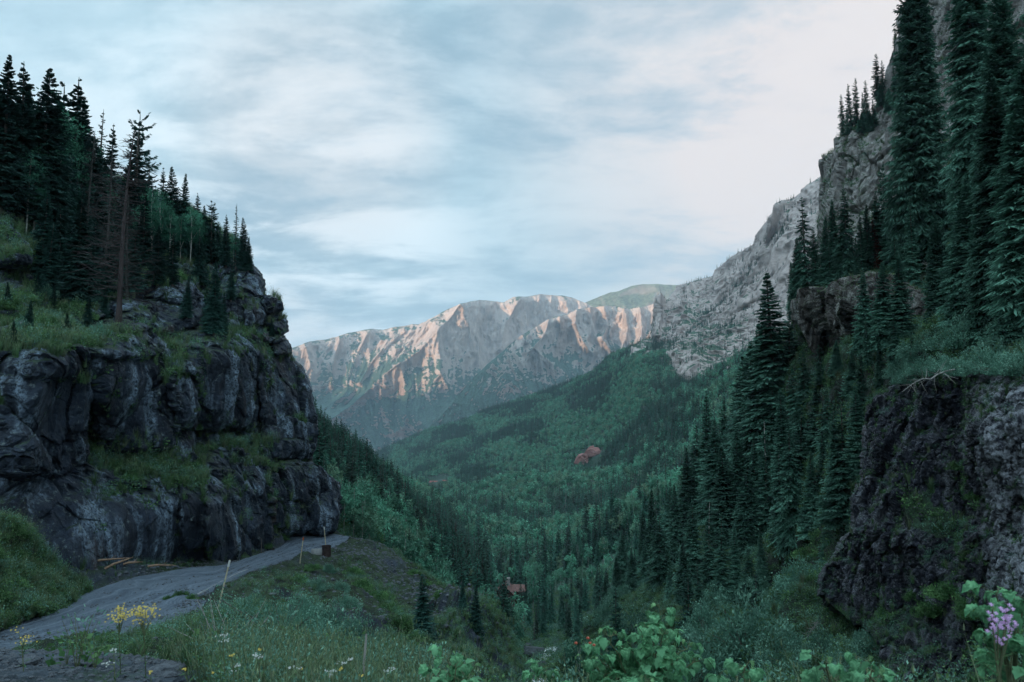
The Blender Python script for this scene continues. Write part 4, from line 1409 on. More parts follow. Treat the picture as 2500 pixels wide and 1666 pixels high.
bias_f = lambda u, v: (0.10 + 0.30 * np.exp(-((v - 470 - (700 - u) * 0.10) / 55) ** 2) - 0.55 * np.exp(-((u - 700) / 70) ** 2 - ((v - 470) / 60) ** 2) - 0.45 * np.exp(-((v - 520) / 22) ** 2 - ((u - 560) / 120) ** 2)
                       + 0.30 * np.exp(-((v - 590) / 40) ** 2 - ((u - 560) / 70) ** 2) - 0.25 * np.exp(-((u - 410) / 60) ** 2 - ((v - 445) / 22) ** 2))
Qf, Af, Hf, uf, vf = forest('f', 62000, 0, bias_f, mask=clear_houses, dens=far_density)
bias_l = lambda u, v: -0.28 + 0.25 * np.exp(-((u - 400) / 40) ** 2 - ((v - 520) / 20) ** 2) + 0.2 * np.exp(-((v - 575) / 30) ** 2) - 0.4 * np.exp(-((u - 318) / 22) ** 2)
Ql, Al, Hl, ul, vl = forest('l', 7000, 0, bias_l, mask=lambda Q, u, v: clear_houses(Q, u, v) | (Q[:, 1] < 118))
Hl = Hl * 0.62
Hf = Hf * np.clip(np.linalg.norm(Qf[:, :2], axis=1) / 420, 0.55, 1)
# trees on the ledges of the grey cliffs
ledge = lambda U, V, P, N: (np.clip(N[..., 2] - 0.45, 0, 1) * 2 + 1.5 * np.exp(-(line_dist(U, V, [(660, 348), (676, 341), (700, 322), (731, 292), (755, 268)]) / 7) ** 2) + 1.2 * np.exp(-(line_dist(U, V, [(700, 345), (735, 320), (770, 300)]) / 6) ** 2)
                            + 2.0 * np.exp(-(line_dist(U, V, [(797, 200), (786, 224), (778, 240)]) / 7) ** 2)) * (fbm(P / 60, 3) > -0.1)
Qr, _, ur, vr = SHEETS['r2'].scatter(2600, ledge)
Hr = np.clip(RNG.normal(9, 3, len(Qr)), 3, 17)
Ar = np.zeros(len(Qr), bool)
ALLQ = np.concatenate([Qf, Ql, Qr])
ALLA = np.concatenate([Af, Al, Ar])
ALLH = np.concatenate([Hf, Hl, Hr])
SRC = np.concatenate([np.zeros(len(Qf)), np.ones(len(Ql)), np.full(len(Qr), 2)])
su, sv, sd_ = to_screen(ALLQ)
near = np.linalg.norm(ALLQ[:, :2], axis=1)
big = ALLH / near
vis = (su > 340) & (su < 760) & (sv < 690) & (sd_ > 95)
vis &= ~((su > 690 - (sv - 400) * 0.45) & (sv > 380))      # behind the near spruces
vis &= ~((sv > 545 + (su - 400) * 0.95) & (su < 520))        # behind the embankment
vis &= ~((SRC == 0) & (su < 470) & (sv > 500))
order_s = np.where(vis & ~ALLA)[0]
order_s = order_s[np.argsort(-big[order_s])][:110]
order_a = np.where(vis & ALLA)[0]
order_a = order_a[np.argsort(-big[order_a])][:280]
single = np.zeros(len(ALLQ), bool)
single[order_s] = True
single[order_a] = True
rest = ~single
mid_ = near < 420
n_all = len(ALLQ)
rnd = RNG.integers(0, 3, n_all)
idx = np.where(ALLA, rnd + 3, rnd)
idx = np.where(~ALLA & (RNG.random(n_all) < 0.045) & (SRC == 0), 6, idx)
fk = rest & ~mid_
instancer('forest', ALLQ[fk], LOW_S + LOW_A + [DEADLOW], idx[fk], ALLH[fk] * np.where(idx[fk] == 6, 0.85, 1), RNG.random(fk.sum()) * 6.28,
          label='dense spruce and aspen forest covering the far valley slopes', cat='forest')
mk = rest & mid_
instancer('forest', ALLQ[mk], MIDJ + AMIDJ + [DEADLOW], idx[mk], ALLH[mk], RNG.random(mk.sum()) * 6.28, label='mixed forest filling the gorge bottom below the road', cat='forest')


def single_tree(me, P, h, name, label, cat, group):
    o = obj(name, me)
    o.location = P
    o.scale = (h, h, h)
    o.rotation_euler = (0, 0, RNG.random() * 6.28)
    tag(o, label, cat, group)
    return o


def area_of(k):
    if SRC[k] == 1:
        w = 'near the road end' if sv[k] < 530 and su[k] < 372 else 'under the slope crest' if near[k] > 450 else 'halfway down the slope' if su[k] > 420 else 'on the slope just past the embankment'
        return 'standing ' + w + ' left of the gorge', 'gorge-left ' + w.split()[-1]
    if SRC[k] == 2:
        return 'on a ledge of the pale grey cliffs', 'ledge'
    if sv[k] > 560:
        return 'on the valley floor around the brown cabin', 'cabin'
    return 'low on the right-hand valley side above the cabin', 'valley side'


for k in order_s:
    w, gname = area_of(k)
    single_tree(MIDJ[rnd[k]], ALLQ[k], ALLH[k], 'spruce_tree', 'dark green spruce ' + w, 'tree', 'dark spruces of the ' + gname + ' wood')
for k in order_a:
    w, gname = area_of(k)
    single_tree(AMIDJ[rnd[k]], ALLQ[k], ALLH[k], 'aspen_tree', 'pale green aspen ' + w, 'tree', 'pale aspens of the ' + gname + ' wood')
# ================================================================== NEAR TREES, EACH ONE A THING
ORD = ['first', 'second', 'third', 'fourth', 'fifth', 'sixth', 'seventh', 'eighth', 'ninth', 'tenth', 'eleventh', 'twelfth', 'thirteenth', 'fourteenth', 'fifteenth', 'sixteenth', 'seventeenth', 'eighteenth', 'nineteenth', 'twentieth',
       'twenty-first', 'twenty-second', 'twenty-third', 'twenty-fourth', 'twenty-fifth', 'twenty-sixth', 'twenty-seventh', 'twenty-eighth', 'twenty-ninth', 'thirtieth']


def zone(key, items, place, group):
    """items: (base u, base v, top v, prototype, name, adjective phrase, width factor)"""
    S = SHEETS[key]
    items = sorted(items, key=lambda t: t[0])
    names = {}
    for t in items:
        names.setdefault(t[5], []).append(t)
    for t in items:
        bu, bv, tv, proto, name, adj = t[:6]
        wf = t[6] if len(t) > 6 else 1.0
        if any(proto is x for x in HI):
            proto = HI[int(RNG.integers(0, len(HI)))]
            wf = wf * (0.82 + 0.42 * RNG.random())
        P = S.at(bu, bv)
        uu, vv, dd = to_screen(P)
        h = max(1.0, float(pt(bu, tv, P[1])[2] - P[2]))
        same = names[adj]
        if len(same) > 1:
            lab = '%s %s from the left, %s' % (ORD[same.index(t)], adj, place)
        else:
            lab = '%s %s' % (adj, place)
        e = empty(name, P, RNG.random() * 6.28, h)
        e.scale = (h * wf, h * wf, h)
        e.rotation_euler[0] = RNG.normal(0, 0.022)
        e.rotation_euler[1] = RNG.normal(0, 0.022)
        tag(e, lab, 'tree', group)
        if proto[1] is not None:
            obj('trunk', proto[1], e)
        if proto[0] is not None:
            obj('crown', proto[0], e)


SP, AS_, SN = 'spruce_tree', 'aspen_tree', 'dead_tree'
# skyline of the left cliff
zone('lc', [(-30, 215, 40, LEFT[0], SP, 'dark spruce', 1.2), (2, 210, 56, LEFT[2], SP, 'dark spruce', 1.1), (20, 215, 62, LEFT[1], SP, 'dark spruce', 1.3), (37, 225, 68, LEFT[0], SP, 'dark spruce', 1.25),
            (60, 235, 83, LOPEN, SP, 'dark spruce', 1.2), (71, 238, 77, LEFT[1], SP, 'dark spruce', 1.3), (82, 245, 100, LEFT[0], SP, 'dark spruce', 1.1),
            (96, 220, 109, LTHIN, SP, 'dark spruce', 1.1), (107, 238, 122, LEFT[1], SP, 'dark spruce', 1.0), (134, 245, 110, LOPEN, SP, 'dark spruce', 0.95), (133, 255, 128, LTHIN, SP, 'dark spruce', 1.6), (125, 258, 158, LEFT[0], SP, 'dark spruce', 1.2),
            (149, 250, 157, LOPEN, SP, 'dark spruce', 1.0), (164, 252, 168, LEFT[1], SP, 'dark spruce', 1.1), (173, 256, 167, LEFT[0], SP, 'dark spruce', 1.0), (182, 258, 174, LEFT[2], SP, 'dark spruce', 0.9),
            (195, 260, 193, LEFT[1], SP, 'dark spruce', 1.1), (203, 262, 205, LEFT[0], SP, 'dark spruce', 1.0), (211, 264, 201, LOPEN, SP, 'dark spruce', 1.2), (218, 266, 222, LEFT[1], SP, 'dark spruce', 1.2),
            (226, 267, 214, LEFT[1], SP, 'dark spruce', 1.1), (235, 268, 203, LTHIN, SP, 'dark spruce', 1.0), (243, 270, 218, LEFT[0], SP, 'dark spruce', 1.0), (248, 271, 238, LEFT[0], SP, 'dark spruce', 1.1)],
     'on the skyline above the left cliff', 'spruces along the top of the left cliff')
zone('lc', [(-12, 190, 100, LEFT[0], SP, 'dark spruce', 1.2), (12, 185, 105, LEFT[2], SP, 'dark spruce', 1.1), (47, 245, 112, LEFT[0], SP, 'dark spruce', 1.2), (72, 255, 130, LEFT[2], SP, 'dark spruce', 1.0), (92, 258, 140, LEFT[0], SP, 'dark spruce', 1.1),
            (60, 290, 205, LEFT[0], SP, 'dark spruce', 1.1), (76, 302, 188, LEFT[2], SP, 'dark spruce', 1.15), (93, 300, 218, LEFT[0], SP, 'dark spruce', 1.1), (46, 298, 222, LEFT[1], SP, 'dark spruce', 1.3), (108, 300, 240, LEFT[2], SP, 'dark spruce', 1.0), (143, 270, 190, LEFT[1], SP, 'dark spruce', 1.2),
            (40, 285, 190, LEFT[0], SP, 'dark spruce', 1.1), (120, 275, 190, LEFT[0], SP, 'dark spruce', 1.2), (133, 292, 225, LEFT[2], SP, 'dark spruce', 1.1), (158, 285, 225, LEFT[0], SP, 'dark spruce', 1.3), (172, 285, 232, LEFT[1], SP, 'dark spruce', 1.3), (198, 284, 236, LEFT[0], SP, 'dark spruce', 1.2), (60, 270, 150, LEFT[1], SP, 'dark spruce', 1.3)],
     'on the slope behind the left cliff ledges', 'spruces on the slope behind the left cliff')
zone('lc', [(214, 334, 262, LEFT[0], SP, 'shaggy spruce', 1.1), (206, 328, 285, LEFT[1], SP, 'shaggy spruce', 1.2), (222, 334, 292, LEFT[2], SP, 'shaggy spruce', 1.0), (187, 318, 276, LEFT[0], SP, 'shaggy spruce', 1.1), (272, 336, 318, LEFT[2], SP, 'shaggy spruce', 1.2), (231, 300, 262, LEFT[1], SP, 'shaggy spruce', 1.3)],
     'growing out of the left cliff face', 'spruces on the left cliff face')
zone('lc', [(6, 318, 282, LEFT[2], SP, 'squat young spruce', 1.3), (28, 332, 300, LEFT[0], SP, 'squat young spruce', 1.3), (52, 318, 286, LEFT[2], SP, 'squat young spruce', 1.3), (88, 328, 296, LEFT[0], SP, 'squat young spruce', 1.2), (66, 338, 312, LEFT[2], SP, 'squat young spruce', 1.4), (12, 345, 320, LEFT[2], SP, 'squat young spruce', 1.4), (104, 318, 288, LEFT[2], SP, 'squat young spruce', 1.2), (36, 305, 270, LEFT[0], SP, 'squat young spruce', 1.2)],
     'on the grassy shelf at far left', 'young spruces on the grassy shelf')
zone('lc', [(119, 322, 126, DEADT, SN, 'tall bare snag with red-brown trunk', 1.15), (104, 292, 150, DEADG, SN, 'bare grey dead conifer', 1.0), (127, 300, 195, DEADG, SN, 'bare grey dead conifer', 1.2), (84, 262, 128, DEADG, SN, 'bare grey dead conifer', 1.0)],
     'in front of the left cliff wood', 'dead trees above the left cliff')
zone('lc', [(152, 258, 186, ASP[0], AS_, 'slender green aspen', 1.0), (160, 262, 196, ASP[1], AS_, 'slender green aspen', 1.1), (190, 262, 206, ASP[2], AS_, 'slender green aspen', 1.0), (199, 264, 218, ASP[0], AS_, 'slender green aspen', 1.1), (33, 232, 134, ASP[1], AS_, 'slender green aspen', 1.0), (26, 236, 150, ASP[0], AS_, 'slender green aspen', 1.0),
            (170, 262, 205, ASP[1], AS_, 'slender green aspen', 1.0), (180, 262, 214, ASP[2], AS_, 'slender green aspen', 1.0), (139, 262, 205, ASP[0], AS_, 'slender green aspen', 1.0)],
     'among the spruces of the left cliff top', 'aspens on top of the left cliff')
# the wood that fills the slope behind them
_sk = crv([(-40, 40), (0, 62), (40, 75), (60, 90), (100, 118), (150, 165), (200, 205), (245, 226)])
_r = np.random.default_rng(77)
_it = []
for _k in range(46):
    _u = -20 + 262 * _r.random()
    _v = 205 + (262 - 205) * _r.random() if _u > 40 else 185 + 20 * _r.random()
    _v = max(_v, _sk(_u) + 45)
    _t = _sk(_u) + 8 + 60 * _r.random() * max(0.1, min(1, (250 - _u) / 120))
    if _v - _t < 22:
        _t = _v - 22 - 14 * _r.random()
    _p = LEFT[int(_r.integers(0, 3))] if _r.random() > 0.2 else ASP[int(_r.integers(0, 3))]
    _it.append((_u, _v, _t, _p, SP if _p in LEFT else AS_, 'f', 0.9 + 0.4 * _r.random()))
S_ = SHEETS['lc']
for _u, _v, _t, _p, _nm, _x, _w in _it:
    P = S_.at(_u, _v)
    h = max(2.0, float(pt(_u, _t, P[1])[2] - P[2]))
    e = empty(_nm, P, _r.random() * 6.28, h)
    e.scale = (h * _w, h * _w, h)
    lft = 'left end' if _u < 60 else 'middle' if _u < 150 else 'right end'
    kd = 'spruce' if _nm == SP else 'aspen'
    tag(e, '%s packed inside the wood above the left cliff, %s of the wood' % ('dark spruce' if kd == 'spruce' else 'green aspen', lft), 'tree', '%ss inside the %s of the left cliff wood' % (kd, lft))
    obj('trunk', _p[1], e)
    obj('crown', _p[0], e)
# conifers against the end of the cliff
zone('l', [(311, 462, 408, MID[0], SP, 'dark conifer', 1.0), (316, 468, 420, MID[1], SP, 'dark conifer', 1.2), (322, 474, 430, MID[0], SP, 'dark conifer', 1.0), (328, 478, 442, MID[2], SP, 'dark conifer', 1.0), (319, 486, 444, MID[2], SP, 'dark conifer', 1.1), (336, 486, 448, MID[1], SP, 'dark conifer', 1.2), (330, 498, 462, MID[0], SP, 'dark conifer', 1.0), (342, 500, 465, MID[2], SP, 'dark conifer', 1.0),
           (371, 482, 455, MID[0], SP, 'dark conifer', 1.1), (384, 490, 462, MID[1], SP, 'dark conifer', 1.2), (400, 500, 474, MID[0], SP, 'dark conifer', 1.1)],
     'behind the far end of the left cliff', 'conifers behind the left cliff')
# upper right cliff skyline
zone('r1', [(843, 136, 94, NARROW, SP, 'narrow fir'), (851, 134, 83, NARROW, SP, 'narrow fir'), (857, 131, 78, NARROW, SP, 'narrow fir'), (864, 129, 92, NARROW, SP, 'narrow fir'), (868, 128, 80, NARROW, SP, 'narrow fir'), (847, 135, 108, NARROW, SP, 'narrow fir'),
            (874, 128, 100, NARROW, SP, 'narrow fir', 1.6), (870, 132, 110, HI[2], SP, 'narrow fir', 1.5), (862, 134, 112, HI[2], SP, 'narrow fir', 1.4), (878, 100, 54, NARROW, SP, 'narrow fir', 1.2), (884, 98, 60, NARROW, SP, 'narrow fir'), (881, 106, 78, HI[2], SP, 'narrow fir', 1.2)],
     'on the shoulder of the upper right cliff', 'firs on the upper right cliff shoulder')
zone('r1', [(896, 52, 30, NARROW, SP, 'small fir', 1.5), (902, 50, 34, HI[2], SP, 'small fir', 1.2), (903, 70, 40, HI[0], SP, 'small fir', 1.2), (897, 90, 55, HI[2], SP, 'small fir', 1.2), (908, 95, 45, HI[0], SP, 'small fir', 1.2), (912, 50, 2, HI[0], SP, 'small fir', 1.2), (918, 60, -12, HI[1], SP, 'small fir', 1.3), (905, 120, 80, HI[1], SP, 'small fir', 1.4), (890, 112, 88, HI[2], SP, 'small fir', 1.3), (914, 110, 70, HI[2], SP, 'small fir', 1.1),
            (926, 60, 5, HI[0], SP, 'small fir', 1.1), (907, 30, -4, NARROW, SP, 'small fir', 1.4), (918, 160, 110, HI[0], SP, 'small fir', 1.2), (925, 120, 60, HI[2], SP, 'small fir', 1.2)],
     'high on the upper right cliff edge', 'firs along the upper right cliff edge')
# trees above the ledge
zone('g', [(808, 296, 194, OPEN, SP, 'open-branched spruce', 1.0), (798, 300, 238, HI[2], SP, 'slim dark spruce', 1.0), (817, 292, 226, HI[0], SP, 'slim dark spruce', 0.95), (826, 290, 216, HI[0], SP, 'slim dark spruce', 1.0), (836, 287, 200, HI[1], SP, 'slim dark spruce', 1.0), (849, 284, 189, HI[0], SP, 'slim dark spruce', 1.0), (862, 281, 214, HI[2], SP, 'slim dark spruce', 0.9),
           (843, 286, 222, HI[2], SP, 'slim dark spruce', 0.9), (868, 274, 205, HI[1], SP, 'slim dark spruce', 1.1), (886, 270, 165, HI[0], SP, 'slim dark spruce', 1.0), (896, 272, 178, HI[1], SP, 'slim dark spruce', 1.1), (878, 262, 192, HI[2], SP, 'slim dark spruce', 0.9), (906, 268, 186, HI[0], SP, 'slim dark spruce', 1.0),
           (830, 292, 244, HI[2], SP, 'slim dark spruce', 1.0), (805, 300, 262, HI[2], SP, 'slim dark spruce', 1.1), (790, 318, 262, HI[0], SP, 'slim dark spruce', 1.1), (858, 286, 248, HI[0], SP, 'slim dark spruce', 1.0),
           (875, 272, 218, REDT, SN, 'dead spruce with rust-red needles', 1.1), (857, 277, 237, REDT, SN, 'thin dead spruce with red-brown twigs', 0.6), (847, 282, 224, DEADG, SN, 'bare grey dead spruce', 0.6)],
     'above the mossy ledge on the right slope', 'trees on the ledge of the right slope')
zone('g', [(931, 262, -70, HUGE[0], SP, 'towering spruce', 0.66), (988, 268, -95, HUGE[1], SP, 'towering spruce', 0.72), (1018, 290, -30, HUGE[0], SP, 'towering spruce', 0.75), (1003, 330, 75, HUGE[1], SP, 'towering spruce', 0.9), (1034, 330, 90, HUGE[1], SP, 'towering spruce', 1.0), (1055, 320, -20, HUGE[0], SP, 'towering spruce', 1.0), (967, 330, 175, HUGE[1], SP, 'towering spruce', 0.95),
           (916, 308, 196, HI[2], SP, 'towering spruce', 1.0), (938, 330, 215, HUGE[0], SP, 'towering spruce', 0.95), (898, 310, 235, HI[0], SP, 'towering spruce', 1.0), (985, 345, 200, HUGE[0], SP, 'towering spruce', 0.9), (1020, 345, 215, HUGE[0], SP, 'towering spruce', 0.9)],
     'on the steep slope at upper right', 'tall spruces on the upper right slope')
# spruces left of the ledge, running down to the valley
zone('g', [(778, 470, 272, HI[0], SP, 'big dark spruce', 1.25), (790, 440, 318, HI[1], SP, 'big dark spruce', 1.2), (765, 470, 322, HI[2], SP, 'big dark spruce', 1.2), (754, 475, 344, HI[0], SP, 'big dark spruce', 1.2), (744, 480, 356, HI[1], SP, 'big dark spruce', 1.3), (735, 478, 378, HI[0], SP, 'big dark spruce', 1.2), (807, 430, 350, HI[2], SP, 'big dark spruce', 1.1),
           (797, 470, 368, HI[0], SP, 'big dark spruce', 1.2), (816, 460, 372, HI[1], SP, 'big dark spruce', 1.2), (771, 500, 380, HI[2], SP, 'big dark spruce', 1.1), (726, 485, 395, HI[2], SP, 'big dark spruce', 1.1), (783, 500, 390, HI[0], SP, 'big dark spruce', 1.2), (828, 470, 390, HI[0], SP, 'big dark spruce', 1.2), (757, 500, 392, HI[0], SP, 'big dark spruce', 1.1), (800, 505, 410, HI[1], SP, 'big dark spruce', 1.2),
           (742, 500, 402, HI[2], SP, 'big dark spruce', 1.1)],
     'in the high stand below the ledge', 'spruces of the high stand below the ledge')
zone('g', [(706, 508, 390, HI[1], SP, 'pointed spruce', 1.2), (697, 520, 425, HI[0], SP, 'pointed spruce', 1.1), (716, 525, 418, HI[2], SP, 'pointed spruce', 1.1), (738, 545, 428, HI[0], SP, 'pointed spruce', 1.0), (728, 550, 446, HI[1], SP, 'pointed spruce', 1.2), (769, 545, 427, SNAGTOP, SP, 'half-bare spruce with a pale dead top', 1.1), (791, 545, 425, HI[0], SP, 'pointed spruce', 1.0), (755, 540, 436, HI[2], SP, 'pointed spruce', 1.0),
           (809, 540, 450, HI[1], SP, 'pointed spruce', 1.1), (780, 548, 452, HI[2], SP, 'pointed spruce', 1.0), (823, 520, 430, HI[2], SP, 'pointed spruce', 1.0), (689, 535, 446, HI[2], SP, 'pointed spruce', 1.0), (745, 555, 462, HI[0], SP, 'pointed spruce', 1.0), (835, 500, 400, HI[0], SP, 'pointed spruce', 1.1), (846, 520, 400, HI[1], SP, 'pointed spruce', 1.2), (857, 480, 385, HI[0], SP, 'pointed spruce', 1.2), (862, 430, 352, HI[2], SP, 'pointed spruce', 1.1), (838, 525, 440, HI[2], SP, 'pointed spruce', 1.0)],
     'in the middle stand across the gorge', 'spruces of the middle stand across the gorge')
zone('g', [(678, 565, 484, HI[1], SP, 'lower spruce', 1.1), (653, 570, 489, HI[0], SP, 'lower spruce', 1.2), (645, 585, 540, HI[2], SP, 'lower spruce', 1.1), (670, 600, 568, HI[2], SP, 'lower spruce', 1.2), (660, 590, 515, HI[0], SP, 'lower spruce', 1.1), (708, 596, 506, SNAGTOP, SP, 'thin spruce showing its pale trunk', 1.1), (694, 590, 500, HI[0], SP, 'lower spruce', 1.1), (721, 600, 512, HI[1], SP, 'lower spruce', 1.2), (684, 605, 540, HI[2], SP, 'lower spruce', 1.1), (736, 600, 525, HI[0], SP, 'lower spruce', 1.1),
           (750, 605, 548, HI[2], SP, 'lower spruce', 1.1), (632, 592, 548, HI[0], SP, 'lower spruce', 1.1), (617, 598, 556, HI[1], SP, 'lower spruce', 1.1), (764, 600, 530, HI[1], SP, 'lower spruce', 1.2), (668, 560, 478, HI[2], SP, 'lower spruce', 1.0), (640, 565, 510, HI[1], SP, 'lower spruce', 1.1), (625, 585, 530, HI[0], SP, 'lower spruce', 1.1), (828, 562, 523, HI[2], SP, 'light green young fir', 1.3), (700, 625, 560, HI[2], SP, 'lower spruce', 1.1),
           (606, 615, 575, HI[0], SP, 'lower spruce', 1.1)],
     'in the lowest stand across the gorge', 'spruces of the lowest stand across the gorge')
zone('g', [(868, 352, 268, HI[0], SP, 'bushy young spruce', 1.2), (888, 350, 262, HI[2], SP, 'bushy young spruce', 1.2), (903, 345, 250, HI[0], SP, 'bushy young spruce', 1.1), (822, 385, 345, HI[2], SP, 'bushy young spruce', 1.4), (838, 378, 340, HI[0], SP, 'bushy young spruce', 1.3), (880, 345, 292, HI[2], SP, 'bushy young spruce', 1.3), (895, 372, 315, HI[0], SP, 'bushy young spruce', 1.3), (868, 372, 320, HI[2], SP, 'bushy young spruce', 1.2), (912, 372, 330, HI[2], SP, 'bushy young spruce', 1.4), (881, 395, 340, HI[0], SP, 'bushy young spruce', 1.2), (851, 398, 350, HI[1], SP, 'bushy young spruce', 1.3)],
     'between the ledge rock and the black cliff', 'young spruces beside the ledge rock')
# conifers on the road embankment
zone('n', [(422, 657, 574, LEFT[0], SP, 'solitary dark spruce', 1.2), (476, 640, 584, LEFT[2], SP, 'broad dark spruce', 1.1), (462, 612, 580, LEFT[0], SP, 'short dark spruce', 1.1)],
     'at the edge of the road embankment', 'spruces on the road embankment')

# ================================================================== SHRUBS


def shrubs(key, items, place, group, kinds=(0, 1), cat='shrub', name='willow_shrub'):
    """items: (u, v of base, half-width px, label-adjective)"""
    S = SHEETS[key]
    items = sorted(items, key=lambda t: t[0])
    adjs = {}
    for t in items:
        adjs.setdefault(t[3], []).append(t)
    for t in items:
        P = S.at(t[0], t[1])
        r = max(0.3, t[2] * P[1] / F)
        k = t[4] if len(t) > 4 else kinds[int(RNG.integers(0, len(kinds)))]
        e = empty(name, P, RNG.random() * 6.28, r)
        e.scale = (r, r, r * (0.95 + 0.45 * RNG.random()))
        same = adjs[t[3]]
        lab = ('%s %s from the left, %s' % (ORD[min(same.index(t), 29)], t[3], place)) if len(same) > 1 else '%s %s' % (t[3], place)
        tag(e, lab, cat, group)
        obj('stems', SHR[k][1], e)
        obj('foliage', SHR[k][0], e)


shrubs('g', [(802, 592, 27, 'rounded grey-green willow'), (745, 655, 42, 'rounded grey-green willow'), (690, 555, 17, 'rounded grey-green willow'), (705, 640, 26, 'rounded grey-green willow'), (780, 625, 22, 'rounded grey-green willow'), (820, 508, 13, 'bright green young bush', 3), (808, 560, 14, 'bright green young bush', 3),
             (825, 660, 24, 'rounded grey-green willow'), (790, 668, 26, 'rounded grey-green willow'), (850, 672, 22, 'rounded grey-green willow'), (875, 650, 20, 'rounded grey-green willow'), (905, 668, 22, 'rounded grey-green willow'), (610, 625, 20, 'rounded grey-green willow'), (635, 640, 24, 'rounded grey-green willow'),
             (655, 670, 28, 'rounded grey-green willow'), (600, 660, 16, 'rounded grey-green willow'), (622, 600, 14, 'rounded grey-green willow'), (716, 610, 18, 'rounded grey-green willow'), (766, 596, 18, 'rounded grey-green willow'), (940, 672, 24, 'rounded grey-green willow'), (700, 682, 30, 'rounded grey-green willow'), (760, 695, 30, 'rounded grey-green willow')],
       'at the foot of the right slope', 'willows at the foot of the right slope')
shrubs('g', [(960, 350, 24, 'silvery willow'), (985, 335, 26, 'silvery willow'), (1010, 345, 24, 'silvery willow'), (935, 352, 20, 'silvery willow'), (915, 362, 18, 'silvery willow'), (945, 325, 16, 'silvery willow'), (1030, 330, 26, 'silvery willow'), (900, 378, 15, 'silvery willow'), (970, 370, 18, 'silvery willow'), (1000, 368, 20, 'silvery willow'),
             (895, 340, 12, 'silvery willow'), (1050, 350, 26, 'silvery willow'), (925, 378, 14, 'silvery willow'), (948, 372, 14, 'silvery willow')],
       'on the brink above the black cliff', 'willows on the brink above the black cliff', kinds=(0, 1))
shrubs('rc', [(905, 384, 13, 'silvery brink willow', 0), (922, 376, 16, 'silvery brink willow', 1), (942, 375, 17, 'silvery brink willow', 0), (962, 376, 16, 'silvery brink willow', 1), (984, 374, 20, 'silvery brink willow', 0), (1006, 375, 20, 'silvery brink willow', 1), (1028, 375, 22, 'silvery brink willow', 0)], 'rooted in the top edge of the black cliff', 'willows on the top edge of the black cliff')
shrubs('rc', [(953, 600, 22, 'scrubby green bush', 3), (930, 615, 16, 'scrubby green bush', 3), (975, 618, 18, 'scrubby green bush', 2), (962, 470, 10, 'scrubby green bush', 3), (975, 500, 9, 'scrubby green bush', 3), (915, 600, 10, 'scrubby green bush', 2), (890, 620, 12, 'scrubby green bush', 2), (1000, 640, 20, 'scrubby green bush', 2)],
       'growing on the black cliff', 'bushes growing on the black cliff', name='scrub_bush')
shrubs('n', [(281, 652, 56, 'wide feathery willow', 4)], 'beside the snow stake below the road', 'willows below the road')
shrubs('n', [(330, 636, 22, 'grey-green bush'), (355, 655, 26, 'grey-green bush'), (385, 668, 24, 'grey-green bush'), (330, 660, 24, 'grey-green bush'), (300, 668, 26, 'grey-green bush'), (345, 612, 14, 'grey-green bush'), (362, 590, 12, 'bright green bush', 3), (375, 602, 14, 'bright green bush', 3), (388, 615, 15, 'bright green bush', 3), (398, 632, 15, 'bright green bush', 3),
             (408, 645, 14, 'bright green bush', 3), (352, 575, 9, 'bright green bush', 3), (330, 572, 8, 'grey-green bush'), (312, 570, 8, 'grey-green bush', 3), (318, 590, 11, 'grey-green bush'), (300, 584, 10, 'grey-green bush', 3), (410, 672, 20, 'grey-green bush'), (436, 668, 16, 'grey-green bush'), (340, 592, 10, 'grey-green bush'),
             (440, 598, 7, 'grey-green bush', 3), (452, 606, 8, 'grey-green bush', 3), (425, 585, 6, 'grey-green bush', 3), (412, 574, 6, 'grey-green bush', 3), (180, 598, 8, 'low roadside bush', 3), (168, 600, 6, 'low roadside bush', 3), (192, 600, 7, 'low roadside bush', 3), (232, 601, 10, 'low roadside bush', 0), (236, 624, 14, 'low roadside bush', 0), (222, 640, 16, 'low roadside bush', 2),
             (255, 610, 14, 'low roadside bush', 0), (303, 620, 20, 'low roadside bush', 0)],
       'on the slope below the road', 'bushes on the slope below the road', name='slope_bush')
shrubs('l', [(366, 545, 18, 'dense round bush', 2), (350, 534, 14, 'dense round bush', 3), (384, 552, 16, 'dense round bush', 2), (356, 520, 14, 'dense round bush', 2), (400, 560, 14, 'dense round bush', 2), (342, 520, 10, 'dense round bush', 3), (415, 572, 14, 'dense round bush', 0), (430, 582, 14, 'dense round bush', 2), (378, 532, 14, 'dense round bush', 0), (445, 590, 14, 'dense round bush', 0), (395, 545, 12, 'dense round bush', 0), (412, 555, 12, 'dense round bush', 0)],
       'past the end of the road', 'bushes past the end of the road', name='round_bush')
